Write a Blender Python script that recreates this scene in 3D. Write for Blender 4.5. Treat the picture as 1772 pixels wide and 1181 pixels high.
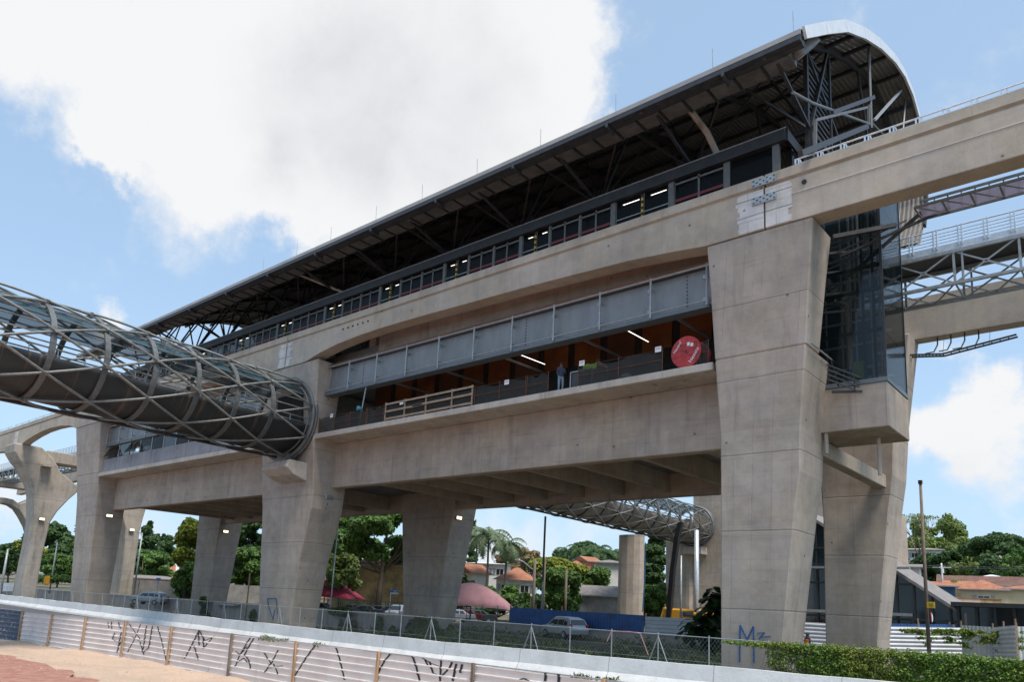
import bpy, math, random
import numpy as np
from mathutils import Vector, Matrix
random.seed(7); rng = np.random.default_rng(7)
R = math.radians
for o in list(bpy.data.objects): bpy.data.objects.remove(o)
SC = bpy.context.scene; COL = SC.collection

# ------------------------------------------------------------------ camera
YAW, PITCH, ROLL = R(-40.94), R(10.631), R(2.849); F_, PX, PY = 1304.2, 887.5, 799.9
cf = np.array([math.sin(YAW)*math.cos(PITCH), math.cos(YAW)*math.cos(PITCH), math.sin(PITCH)])
_r = np.array([math.cos(YAW), -math.sin(YAW), 0]); _u = np.cross(_r, cf)
cr = math.cos(ROLL)*_r + math.sin(ROLL)*_u; cu = -math.sin(ROLL)*_r + math.cos(ROLL)*_u
cam_d = bpy.data.cameras.new('camera'); cam = bpy.data.objects.new('camera', cam_d); COL.objects.link(cam)
cam.matrix_world = Matrix(((cr[0], cu[0], -cf[0], 0), (cr[1], cu[1], -cf[1], 0), (cr[2], cu[2], -cf[2], 0), (0, 0, 0, 1)))
cam_d.sensor_width = 36; cam_d.lens = F_/1772*36
cam_d.shift_x = (886-PX)/1772; cam_d.shift_y = (PY-590.5)/1772
cam_d.clip_start = 0.2; cam_d.clip_end = 4000
SC.camera = cam
def ray(x, y): return cf + (x-PX)/F_*cr - (y-PY)/F_*cu
def atY(x, y, Y): d = ray(x, y); return Vector(d*Y/d[1])
def atX(x, y, X): d = ray(x, y); return Vector(d*X/d[0])
def atZ(x, y, Z): d = ray(x, y); return Vector(d*Z/d[2])
def hor(x): return 968.3+(1101.6-968.3)/2677.7*(x+652.4)

# ------------------------------------------------------------------ world, sun, exposure
SUN_EL, SUN_AZ = R(64), R(108)          # azimuth measured clockwise from +Y
W = bpy.data.worlds.new('World'); SC.world = W; W.use_nodes = True
nt = W.node_tree; nt.nodes.clear()
def N(t, **k):
    n = nt.nodes.new(t)
    for a, b in k.items(): setattr(n, a, b)
    return n
L = lambda a, b: nt.links.new(a, b)
wo = N('ShaderNodeOutputWorld'); bg = N('ShaderNodeBackground'); bg.inputs[1].default_value = 0.1
L(bg.outputs[0], wo.inputs[0])
sky = N('ShaderNodeTexSky'); sky.sky_type = 'NISHITA'; sky.sun_disc = False
sky.sun_elevation = SUN_EL; sky.sun_rotation = SUN_AZ; sky.air_density = 1.0; sky.dust_density = 1.2; sky.ozone_density = 1.5
tc = N('ShaderNodeTexCoord')
def wn(scale, detail, rough, w=None):
    n = N('ShaderNodeTexNoise'); n.inputs['Scale'].default_value = scale; n.inputs['Detail'].default_value = detail
    n.inputs['Roughness'].default_value = rough; L(tc.outputs['Generated'], n.inputs['Vector']); return n
def wm(op, a, b=None, c=None):
    n = N('ShaderNodeMath', operation=op)
    for i, v in enumerate((a, b, c)):
        if v is None: continue
        if isinstance(v, (int, float)): n.inputs[i].default_value = v
        else: L(v, n.inputs[i])
    return n.outputs[0]
n1 = wn(3.2, 12, 0.62); n2 = wn(8, 14, 0.66)
sub = N('ShaderNodeVectorMath', operation='SUBTRACT'); L(n1.outputs['Color'], sub.inputs[0]); sub.inputs[1].default_value = (.5, .5, .5)
scl = N('ShaderNodeVectorMath', operation='SCALE'); L(sub.outputs[0], scl.inputs[0]); scl.inputs['Scale'].default_value = 0.30
addv = N('ShaderNodeVectorMath', operation='ADD'); L(tc.outputs['Generated'], addv.inputs[0]); L(scl.outputs[0], addv.inputs[1])
def blobs(lst):
    acc = None
    for x, y, r, w in lst:
        d = ray(x, y); ln = np.linalg.norm(d); d = d/ln
        dn = N('ShaderNodeVectorMath', operation='DISTANCE'); L(addv.outputs[0], dn.inputs[0]); dn.inputs[1].default_value = tuple(d)
        v = wm('MULTIPLY_ADD', dn.outputs['Value'], -w/(r/F_/ln), w)
        v = wm('MAXIMUM', v, 0.0)
        acc = v if acc is None else wm('ADD', acc, v)
    return acc
cl = blobs([(20, 60, 200, .6), (330, 330, 160, .5), (60, 40, 230, 1), (300, 80, 270, 1.1), (560, 130, 300, 1.3), (820, 80, 290, 1.3), (960, 20, 170, .7), (470, 250, 200, .8), (650, 320, 220, 1.0),
            (420, 290, 110, .4), (200, 130, 170, .7), (150, 230, 70, .35), (900, 190, 190, .7), (120, 215, 75, .5), (560, 400, 110, .6), (700, 420, 100, .6), (1480, 5, 70, .42), (700, -150, 500, 1.2),
            (1640, 715, 95, .85), (1720, 765, 90, .6), (1590, 765, 75, .6), (1735, 870, 70, .5), (1625, 625, 45, .45), (185, 550, 55, .8), (205, 590, 55, .6),
            (870, 925, 110, .6), (1000, 930, 100, .4), (80, 880, 120, .45), (300, 930, 110, .4), (30, 940, 90, .5), (1690, 690, 70, .4)])
dens = wm('ADD', cl, wm('MULTIPLY', wm('SUBTRACT', n2.outputs['Fac'], 0.5), 1.25))
ramp = N('ShaderNodeMapRange', interpolation_type='SMOOTHSTEP'); L(dens, ramp.inputs[0]); ramp.inputs[1].default_value = 0.06; ramp.inputs[2].default_value = 0.72
grey = blobs([(690, 190, 300, .75), (560, 110, 200, .4), (900, 100, 170, .5), (560, 330, 130, .5), (1690, 800, 90, .5)])
n3 = wn(5, 6, .55)
gr = wm('MULTIPLY', grey, wm('MULTIPLY_ADD', n3.outputs['Fac'], 1.6, -0.1))
grr = N('ShaderNodeMapRange', interpolation_type='SMOOTHSTEP'); L(gr, grr.inputs[0]); grr.inputs[1].default_value = 0.05; grr.inputs[2].default_value = 1.0
ccol = N('ShaderNodeMix', data_type='RGBA'); L(grr.outputs[0], ccol.inputs[0])
ccol.inputs[6].default_value = (6.5, 6.55, 6.65, 1); ccol.inputs[7].default_value = (4.35, 4.35, 4.7, 1)
# the clear sky, a little washed out by thin high haze, more so near the horizon
sep = N('ShaderNodeSeparateXYZ'); L(tc.outputs['Generated'], sep.inputs[0])
hz = N('ShaderNodeMapRange', interpolation_type='SMOOTHSTEP'); L(sep.outputs[2], hz.inputs[0]); hz.inputs[1].default_value = -0.05; hz.inputs[2].default_value = 0.45
hz.inputs[3].default_value = 0.85; hz.inputs[4].default_value = 0.52
skm = N('ShaderNodeMix', data_type='RGBA'); L(hz.outputs[0], skm.inputs[0]); 
sks = N('ShaderNodeMix', data_type='RGBA', blend_type='MULTIPLY'); sks.inputs[0].default_value = 1; L(sky.outputs[0], sks.inputs[6]); sks.inputs[7].default_value = (1.05, 1.3, 1.42, 1)
L(sks.outputs[2], skm.inputs[6]); skm.inputs[7].default_value = (4.3, 5.7, 7.2, 1)
fin = N('ShaderNodeMix', data_type='RGBA'); L(ramp.outputs[0], fin.inputs[0]); L(skm.outputs[2], fin.inputs[6]); L(ccol.outputs[2], fin.inputs[7])
L(fin.outputs[2], bg.inputs[0])
sd = bpy.data.lights.new('sun', 'SUN'); sd.energy = 3.0; sd.angle = R(18); sd.color = (1, .94, .86)
so = bpy.data.objects.new('sun', sd); COL.objects.link(so)
sv = Vector((math.sin(SUN_AZ)*math.cos(SUN_EL), math.cos(SUN_AZ)*math.cos(SUN_EL), math.sin(SUN_EL)))
so.rotation_euler = sv.to_track_quat('Z', 'Y').to_euler(); so.location = (0, 0, 60)
SC.view_settings.view_transform = 'Standard'; SC.view_settings.look = 'None'
SC.view_settings.exposure = 0.5; SC.view_settings.gamma = 1
SC.render.resolution_x = 1024; SC.render.resolution_y = 683

# ------------------------------------------------------------------ materials
def newmat(name):
    m = bpy.data.materials.new(name); m.use_nodes = True
    return m, m.node_tree, m.node_tree.nodes['Principled BSDF']
def mnode(t, ty, **k):
    n = t.nodes.new(ty)
    for a, b in k.items(): setattr(n, a, b)
    return n
def mmath(t, op, a, b=None, c=None):
    n = t.nodes.new('ShaderNodeMath'); n.operation = op
    for i, v in enumerate((a, b, c)):
        if v is None: continue
        if isinstance(v, (int, float)): n.inputs[i].default_value = v
        else: t.links.new(v, n.inputs[i])
    return n.outputs[0]
def mnoise(t, vec, scale, detail=4, rough=.55, mp=(1, 1, 1)):
    m = t.nodes.new('ShaderNodeMapping'); t.links.new(vec, m.inputs[0]); m.inputs['Scale'].default_value = mp
    n = t.nodes.new('ShaderNodeTexNoise'); t.links.new(m.outputs[0], n.inputs['Vector'])
    n.inputs['Scale'].default_value = scale; n.inputs['Detail'].default_value = detail; n.inputs['Roughness'].default_value = rough
    return n.outputs['Fac']
def mrange(t, v, a, b, c=0., d=1.):
    n = t.nodes.new('ShaderNodeMapRange'); n.interpolation_type = 'SMOOTHSTEP'; t.links.new(v, n.inputs[0])
    for i, q in enumerate((a, b, c, d)): n.inputs[i+1].default_value = q
    return n.outputs[0]
def mmix(t, fac, a, b, mode='MIX'):
    n = t.nodes.new('ShaderNodeMix'); n.data_type = 'RGBA'; n.blend_type = mode
    if isinstance(fac, (int, float)): n.inputs[0].default_value = fac
    else: t.links.new(fac, n.inputs[0])
    for i, v in ((6, a), (7, b)):
        if isinstance(v, (tuple, list)): n.inputs[i].default_value = tuple(v[:3])+(1,)
        else: t.links.new(v, n.inputs[i])
    return n.outputs[2]
def mbump(t, b, h, s=.3, d=.02):
    n = t.nodes.new('ShaderNodeBump'); n.inputs['Strength'].default_value = s; n.inputs['Distance'].default_value = d
    t.links.new(h, n.inputs['Height']); t.links.new(n.outputs[0], b.inputs['Normal'])
def simple(name, col, rough=.6, metal=0., var=.12, scale=3., spec=None, bump=0, emit=None, estr=1, mp=(1, 1, 1)):
    m, t, b = newmat(name); tcn = mnode(t, 'ShaderNodeTexCoord')
    f = mnoise(t, tcn.outputs['Object'], scale, 5, .6, mp)
    c2 = tuple(min(1, c*(1+var)) for c in col); c1 = tuple(c*(1-var) for c in col)
    t.links.new(mmix(t, mrange(t, f, .3, .7), c1, c2), b.inputs['Base Color'])
    b.inputs['Roughness'].default_value = rough; b.inputs['Metallic'].default_value = metal
    t.links.new(mmath(t, 'MULTIPLY_ADD', f, .25, rough-.12), b.inputs['Roughness'])
    if spec is not None: b.inputs['Specular IOR Level'].default_value = spec
    if bump: mbump(t, b, mnoise(t, tcn.outputs['Object'], scale*8, 4), bump)
    if emit: b.inputs['Emission Color'].default_value = emit+(1,); b.inputs['Emission Strength'].default_value = estr
    return m
def concrete(name, base, ju=0.86, jz=3.3, jd=.22, streak=.3, board=.12, z0=0., dark=(.10, .09, .08)):
    m, t, b = newmat(name); tcn = mnode(t, 'ShaderNodeTexCoord'); O = tcn.outputs['Object']
    s = mnode(t, 'ShaderNodeSeparateXYZ'); t.links.new(O, s.inputs[0])
    u = mmath(t, 'ADD', s.outputs[0], s.outputs[1]); z = mmath(t, 'ADD', s.outputs[2], z0)
    wob = mnoise(t, O, .9, 2); 
    def line(v, per, w):
        q = mmath(t, 'MULTIPLY_ADD', wob, .05, v); q = mmath(t, 'DIVIDE', q, per); q = mmath(t, 'FRACT', q); q = mmath(t, 'SUBTRACT', q, .5); q = mmath(t, 'ABSOLUTE', q)
        return mrange(t, q, .5-w/per, .5-.2*w/per)
    ln = line(z, jz, .05)
    ln2 = mmath(t, 'MULTIPLY', line(u, ju, .035), mmath(t, 'MULTIPLY', mrange(t, mnoise(t, O, .55, 2), .42, .6), .55))
    big = mnoise(t, O, .35, 5, .6); mid = mnoise(t, O, 1.6, 6, .65); fine = mnoise(t, O, 14, 5, .7)
    stv = mnoise(t, O, 2.2, 4, .6, (1, 1, .07)); st2 = mnoise(t, O, .9, 4, .6, (1, 1, .12)); brd = mnoise(t, O, 1.1, 4, .7, (.25, .25, 4.5))
    # each formwork panel has taken a slightly different tone
    cell = mnode(t, 'ShaderNodeCombineXYZ'); t.links.new(mmath(t, 'FLOOR', mmath(t, 'DIVIDE', u, ju)), cell.inputs[0]); t.links.new(mmath(t, 'FLOOR', mmath(t, 'DIVIDE', z, jz)), cell.inputs[1])
    wnz = mnode(t, 'ShaderNodeTexWhiteNoise', noise_dimensions='2D'); t.links.new(cell.outputs[0], wnz.inputs['Vector'])
    v = mmath(t, 'MULTIPLY_ADD', mrange(t, big, .3, .7), .22, .86)
    v = mmath(t, 'MULTIPLY_ADD', mrange(t, mid, .3, .72), .16, mmath(t, 'SUBTRACT', v, .06))
    v = mmath(t, 'MULTIPLY_ADD', fine, .16, mmath(t, 'SUBTRACT', v, .08))
    v = mmath(t, 'MULTIPLY_ADD', wnz.outputs['Value'], .07, mmath(t, 'SUBTRACT', v, .035))
    v = mmath(t, 'SUBTRACT', v, mmath(t, 'MULTIPLY', mrange(t, stv, .5, .78), streak))
    v = mmath(t, 'ADD', v, mmath(t, 'MULTIPLY', mrange(t, st2, .55, .8), streak*.55))
    v = mmath(t, 'SUBTRACT', v, mmath(t, 'MULTIPLY', mrange(t, brd, .52, .75), board))
    v = mmath(t, 'MULTIPLY', v, mmath(t, 'SUBTRACT', 1., mmath(t, 'MULTIPLY', ln, jd*1.5)))
    v = mmath(t, 'MULTIPLY', v, mmath(t, 'SUBTRACT', 1., mmath(t, 'MULTIPLY', ln2, jd*1.6)))
    pour = mnoise(t, O, .55, 2, .5, (.02, .02, 1)); v = mmath(t, 'MULTIPLY_ADD', mrange(t, pour, .35, .65), .10, mmath(t, 'SUBTRACT', v, .05))
    drip = mnoise(t, O, 7, 3, .6, (1, 1, .05)); v = mmath(t, 'MULTIPLY', v, mrange(t, drip, .62, .8, 1., .82))
    pk = mnoise(t, O, 22, 2, .5); v = mmath(t, 'MULTIPLY', v, mrange(t, pk, .68, .74, 1., .72))
    # tie holes
    vo = mnode(t, 'ShaderNodeTexVoronoi'); vo.inputs['Scale'].default_value = .8; t.links.new(O, vo.inputs['Vector'])
    v = mmath(t, 'MULTIPLY', v, mrange(t, vo.outputs['Distance'], .04, .07, .45, 1.))
    hs = mnode(t, 'ShaderNodeVectorMath', operation='SCALE'); 
    colr = mmix(t, mrange(t, mnoise(t, O, .5, 3), .35, .65), base, (base[0]*.97, base[1]*.99, base[2]*1.06))
    t.links.new(colr, hs.inputs[0]); t.links.new(v, hs.inputs['Scale']); t.links.new(hs.outputs[0], b.inputs['Base Color'])
    b.inputs['Roughness'].default_value = .85; b.inputs['Specular IOR Level'].default_value = .25
    mbump(t, b, mmath(t, 'SUBTRACT', mmath(t, 'ADD', mmath(t, 'MULTIPLY', fine, .3), mid), ln), .35, .03)
    return m
M = {}
M['pier'] = concrete('pier_concrete', (.445, .37, .30), .86, 3.35, .17, .20, .12, z0=-.9)
M['girder'] = concrete('girder_concrete', (.43, .352, .28), 1.2, 6.0, .16, .24, .2)
M['beam'] = concrete('beam_concrete', (.47, .39, .305), 4.0, 9.0, .08, .14, .05)
M['oldpier'] = concrete('weathered_concrete', (.43, .37, .30), 2.6, 4.2, .16, .34, .05)
M['wallc'] = concrete('canal_wall_concrete', (.36, .32, .28), 2.5, 7, .3, .5, .1)
M['ledge'] = concrete('slab_edge_concrete', (.50, .44, .37), 3, 9, .1, .45, .1)
M['mortar'] = concrete('mortar_patch', (.62, .57, .52), .9, .8, .3, .25, .05)
M['parapet'] = concrete('parapet_render', (.27, .26, .265), 3, 9, .1, .4, .05)
M['steel'] = simple('galvanised_steel', (.36, .38, .39), .45, .35, .15, 5)
M['pipe'] = simple('lattice_pipe_paint', (.215, .22, .21), .5, .2, .18, 4)
M['rib'] = simple('rib_steel', (.155, .16, .16), .5, .3, .15, 4)
M['dsteel'] = simple('dark_roof_steel', (.055, .055, .06), .5, .3, .2, 3)
M['blackm'] = simple('black_window_frame', (.035, .037, .04), .45, .2, .2, 3)
M['alu'] = simple('window_aluminium', (.33, .33, .33), .4, .5, .12, 4)
M['galv'] = simple('bright_galvanised', (.62, .66, .70), .4, .4, .12, 6)
M['screen'] = simple('screen_metal', (.15, .145, .14), .5, .3, .15, 4); M['panel'] = simple('grey_steel_panel', (.225, .235, .24), .45, .2, .13, 1.3, mp=(1, 1, .35))
M['flange'] = simple('flange_paint', (.15, .17, .185), .5, .2, .1, 2)
M['fascia'] = simple('white_fascia_metal', (.72, .73, .74), .4, .2, .05, 2)
M['white'] = simple('white_paint', (.74, .74, .73), .7, 0, .07, 2)
M['red'] = simple('red_paint', (.42, .03, .03), .55, 0, .25, 3)
M['redrail'] = simple('red_platform_rail', (.16, .02, .02), .5, 0, .1, 3)
M['yellow'] = simple('yellow_paint', (.62, .40, .03), .6, 0, .12, 4)
M['duct'] = simple('cable_duct_metal', (.17, .175, .175), .5, .3, .25, 2)
M['wood'] = simple('raw_timber', (.40, .25, .14), .8, 0, .35, 3, bump=.2, mp=(4, 4, .6))
M['woodgrey'] = simple('weathered_timber', (.17, .13, .10), .85, 0, .35, 3, bump=.2, mp=(4, 4, .6))
M['plank'] = simple('guard_rail_board', (.33, .24, .17), .8, 0, .3, 3, mp=(1, 4, 4))
M['rust'] = simple('rusty_bar', (.16, .07, .04), .8, .2, .3, 9)
M['orange'] = simple('orange_wall_panel', (.23, .078, .022), .6, 0, .3, .7)
M['brown'] = simple('brown_wall_panel', (.14, .06, .032), .6, 0, .2, .6)
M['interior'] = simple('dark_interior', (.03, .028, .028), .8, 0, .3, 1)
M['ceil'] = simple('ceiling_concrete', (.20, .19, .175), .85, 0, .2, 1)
M['asphalt'] = simple('asphalt', (.075, .078, .085), .9, 0, .15, 2, bump=.3)
M['black'] = simple('black_rubber', (.02, .02, .02), .7, 0, .2, 5)
M['graff'] = simple('graffiti_black', (.02, .018, .02), .8, 0, .2, 9)
M['graffblue'] = simple('graffiti_blue', (.02, .10, .28), .8, 0, .3, 6)
M['lamp'] = simple('lit_lamp', (.9, .85, .7), .5, emit=(1, .68, .34), estr=3.2)
M['tubelamp'] = simple('lit_tube', (.9, .9, .9), .5, emit=(1, .95, .85), estr=1.3)
M['bark'] = simple('bark', (.13, .10, .075), .9, 0, .35, 6, bump=.5)
M['palmbark'] = simple('palm_bark', (.20, .17, .14), .9, 0, .3, 6, bump=.3, mp=(1, 1, 4))
M['bluesheet'] = simple('blue_hoarding', (.03, .095, .27), .5, 0, .25, 1.2)
M['redtent'] = simple('crimson_canvas', (.42, .05, .09), .8, 0, .18, 1)
M['pinktent'] = simple('pink_canvas', (.86, .50, .52), .8, 0, .12, 1)
for nm in ('redtent', 'pinktent'):
    t_ = M[nm].node_tree; b_ = t_.nodes['Principled BSDF']; tr_n = mnode(t_, 'ShaderNodeBsdfTranslucent'); mx_ = mnode(t_, 'ShaderNodeMixShader'); mx_.inputs[0].default_value = .4
    t_.links.new(b_.inputs['Base Color'].links[0].from_socket, tr_n.inputs[0]); ou_ = [q for q in t_.nodes if q.type == 'OUTPUT_MATERIAL'][0]
    t_.links.new(b_.outputs[0], mx_.inputs[1]); t_.links.new(tr_n.outputs[0], mx_.inputs[2]); t_.links.new(mx_.outputs[0], ou_.inputs[0])
M['greenpipe'] = simple('green_frame', (.08, .14, .11), .6, 0, .1)
M['bluesign'] = simple('blue_sign', (.02, .12, .42), .5, 0, .05)
M['skin'] = simple('skin', (.20, .10, .06), .6, 0, .08)
M['hair'] = simple('dark_hair', (.02, .015, .012), .8, 0, .2)
M['hivis'] = simple('orange_vest', (.85, .16, .02), .7, 0, .08)
M['navy'] = simple('navy_workwear', (.05, .06, .10), .8, 0, .15)
M['jeans'] = simple('light_blue_trousers', (.24, .30, .36), .8, 0, .15)
M['lime'] = simple('lime_cloth', (.40, .62, .05), .8, 0, .1)
M['machine'] = simple('machine_yellow', (.75, .36, .02), .5, 0, .1)
M['bluecan'] = simple('blue_bucket_paint', (.06, .28, .42), .6, 0, .1)
def glass(name, col, rough=.05, alpha=.6, spec=.6):
    m, t, b = newmat(name); b.inputs['Base Color'].default_value = col+(1,); b.inputs['Roughness'].default_value = rough
    b.inputs['Specular IOR Level'].default_value = spec; b.inputs['Alpha'].default_value = alpha
    tcn = mnode(t, 'ShaderNodeTexCoord'); f = mnoise(t, tcn.outputs['Object'], .8, 3)
    t.links.new(mmath(t, 'MULTIPLY_ADD', f, .08, rough), b.inputs['Roughness'])
    mbump(t, b, mnoise(t, tcn.outputs['Object'], .5, 2), .06, .05); return m
M['glass'] = glass('dark_window_glass', (.008, .009, .010), .05, .72, .1)
M['tubeglass'] = glass('tube_roof_glass', (.05, .12, .16), .12, .5)
M['shaftglass'] = glass('shaft_glass', (.003, .010, .012), .03, .5, .55)
M['carglass'] = glass('car_glass', (.015, .02, .022), .05, 1., .8)
M['hallglass'] = glass('hall_glass', (.012, .028, .036), .05, .72, .6)
def net(name, col, d, cell=None):
    m, t, b = newmat(name); b.inputs['Base Color'].default_value = col+(1,); b.inputs['Roughness'].default_value = .9
    tcn = mnode(t, 'ShaderNodeTexCoord'); f = mnoise(t, tcn.outputs['Object'], 1.6, 4)
    t.links.new(mmath(t, 'MULTIPLY_ADD', f, .35, d-.17), b.inputs['Alpha']); return m
M['net'] = net('debris_netting', (.045, .045, .042), .5)
M['mesh'] = net('perforated_sheet', (.50, .47, .62), .5)
M['redmesh'] = net('red_net', (.55, .04, .04), .9)
def two(name, a, b_, s1=.6, s2=8, lo=.42, hi=.6, d=.05):
    m, t, b = newmat(name); tcn = mnode(t, 'ShaderNodeTexCoord'); O = tcn.outputs['Object']
    c = mmix(t, mrange(t, mnoise(t, O, s1, 8, .7), lo, hi), a, b_)
    c = mmix(t, mmath(t, 'MULTIPLY', mrange(t, mnoise(t, O, s2, 6, .7), .45, .7), .35), c, tuple(x*.6 for x in a))
    t.links.new(c, b.inputs['Base Color']); b.inputs['Roughness'].default_value = .95; mbump(t, b, mnoise(t, O, 6, 8, .75), .8, d); return m
def corr(name, c1, c2, per, axis=2, metal=.2, rough=.5):
    m, t, b = newmat(name); tcn = mnode(t, 'ShaderNodeTexCoord'); O = tcn.outputs['Object']
    f = mnoise(t, O, .8, 5, .6); g = mnoise(t, O, 6, 4, .6, (.4, .4, 1))
    c = mmix(t, mrange(t, f, .3, .7), c1, c2); c = mmix(t, mmath(t, 'MULTIPLY', mrange(t, g, .55, .8), .25), c, tuple(x*.6 for x in c1))
    ru = mnoise(t, O, 1.7, 7, .75, (1, 1, .6)); c = mmix(t, mmath(t, 'MULTIPLY', mrange(t, ru, .57, .72), .38), c, (.22, .16, .12))
    t.links.new(c, b.inputs['Base Color']); b.inputs['Roughness'].default_value = rough; b.inputs['Metallic'].default_value = metal
    return m
M['sheet'] = corr('hoarding_sheet', (.64, .58, .55), (.74, .69, .66), 1, rough=.6, metal=.0)
M['sheetblue'] = two('painted_sheet', (.07, .10, .15), (.30, .32, .34), 3.5, 9, .56, .62, .01)
M['sheetwhite'] = corr('white_hoarding_sheet', (.50, .51, .54), (.60, .61, .64), 1)
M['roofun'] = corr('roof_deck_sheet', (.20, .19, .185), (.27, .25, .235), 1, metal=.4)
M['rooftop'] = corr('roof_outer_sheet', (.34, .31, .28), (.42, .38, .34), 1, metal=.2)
def tile(name, c1, c2, sc=1):
    m, t, b = newmat(name); tcn = mnode(t, 'ShaderNodeTexCoord'); O = tcn.outputs['Object']
    w = mnode(t, 'ShaderNodeTexWave'); w.bands_direction = 'X'; w.inputs['Scale'].default_value = 1.4*sc; t.links.new(O, w.inputs[0])
    f = mnoise(t, O, 1.2, 6, .7); c = mmix(t, mrange(t, f, .3, .7), c1, c2)
    c = mmix(t, mmath(t, 'MULTIPLY', w.outputs['Fac'], .25), c, tuple(x*.4 for x in c1))
    t.links.new(c, b.inputs['Base Color']); b.inputs['Roughness'].default_value = .85; return m
M['tile'] = tile('clay_roof_tile', (.30, .11, .06), (.46, .20, .11)); M['tileold'] = tile('old_clay_tile', (.13, .065, .05), (.21, .11, .08))
M['cream'] = simple('cream_render', (.62, .52, .33), .85, 0, .08, 1); M['peach'] = simple('peach_render', (.58, .40, .30), .85, 0, .1, 1)
M['whitewall'] = simple('white_render', (.66, .64, .60), .85, 0, .08, 1); M['bluewall'] = simple('blue_render', (.045, .10, .20), .85, 0, .15, 1)
M['ochre'] = simple('ochre_render', (.36, .25, .12), .85, 0, .3, 1); M['terracotta'] = simple('terracotta_render', (.50, .22, .13), .85, 0, .1)
M['greywall'] = simple('grey_render', (.25, .24, .23), .9, 0, .2, 1); M['fibre'] = simple('fibre_cement_roof', (.22, .20, .19), .9, 0, .2, 2)
M['tan'] = simple('tan_roof', (.40, .33, .26), .9, 0, .1, 1)
def leafmat(name, c1, c2, c3):
    m, t, b = newmat(name); g = mnode(t, 'ShaderNodeNewGeometry'); tcn = mnode(t, 'ShaderNodeTexCoord')
    c = mmix(t, g.outputs['Random Per Island'], c1, c2)
    c = mmix(t, mmath(t, 'MULTIPLY', mrange(t, mnoise(t, tcn.outputs['Object'], .45, 3), .42, .68), .75), c, c3)
    t.links.new(c, b.inputs['Base Color']); b.inputs['Roughness'].default_value = .55; b.inputs['Specular IOR Level'].default_value = .3
    tr = mnode(t, 'ShaderNodeBsdfTranslucent'); t.links.new(c, tr.inputs[0]); mx = mnode(t, 'ShaderNodeMixShader'); mx.inputs[0].default_value = .3
    out = [n for n in t.nodes if n.type == 'OUTPUT_MATERIAL'][0]
    t.links.new(b.outputs[0], mx.inputs[1]); t.links.new(tr.outputs[0], mx.inputs[2]); t.links.new(mx.outputs[0], out.inputs[0]); return m
M['leafdark'] = leafmat('dark_leaves', (0.048, 0.102, 0.030), (0.090, 0.156, 0.042), (0.066, 0.120, 0.054))
M['leafmid'] = leafmat('green_leaves', (0.090, 0.180, 0.042), (0.156, 0.264, 0.060), (0.120, 0.204, 0.066))
M['leaflight'] = leafmat('light_leaves', (0.180, 0.264, 0.072), (0.288, 0.336, 0.096), (0.156, 0.228, 0.072))
M['leafyel'] = leafmat('yellowish_leaves', (0.156, 0.228, 0.036), (0.360, 0.348, 0.054), (0.120, 0.204, 0.036))
M['leafautumn'] = leafmat('autumn_leaves', (0.312, 0.228, 0.120), (0.408, 0.276, 0.156), (0.168, 0.192, 0.084))
M['leafpalm'] = leafmat('palm_leaves', (0.120, 0.180, 0.090), (0.204, 0.264, 0.144), (0.144, 0.204, 0.096))
M['leafdeep'] = leafmat('deep_green_leaves', (0.017, 0.048, 0.014), (0.042, 0.078, 0.022), (0.036, 0.060, 0.024))  # darkest green of the leaf colours, for the shrub and feathery tree
M['vine'] = leafmat('vine_leaves', (0.084, 0.180, 0.030), (0.240, 0.336, 0.060), (0.240, 0.264, 0.048))
M['weed'] = leafmat('weed_leaves', (.10, .17, .05), (.24, .25, .10), (.17, .15, .08))
def groundmat():
    m, t, b = newmat('dirt'); tcn = mnode(t, 'ShaderNodeTexCoord'); O = tcn.outputs['Object']
    c = mmix(t, mrange(t, mnoise(t, O, .25, 6, .65), .4, .62), (.17, .15, .11), (.10, .105, .055))
    c = mmix(t, mmath(t, 'MULTIPLY', mrange(t, mnoise(t, O, 5, 6, .7), .4, .7), .4), c, (.11, .10, .07))
    t.links.new(c, b.inputs['Base Color']); b.inputs['Roughness'].default_value = .95; mbump(t, b, mnoise(t, O, 3, 8, .7), .6, .06); return m
M['ground'] = groundmat()
M['sand'] = two('sandy_strip', (.56, .40, .29), (.48, .36, .27)); M['mud'] = two('canal_mud', (.06, .06, .035), (.09, .08, .055), 1.2, 6); M['reddirt'] = two('red_dirt', (.33, .15, .11), (.42, .22, .16), 2.5, 14)
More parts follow.
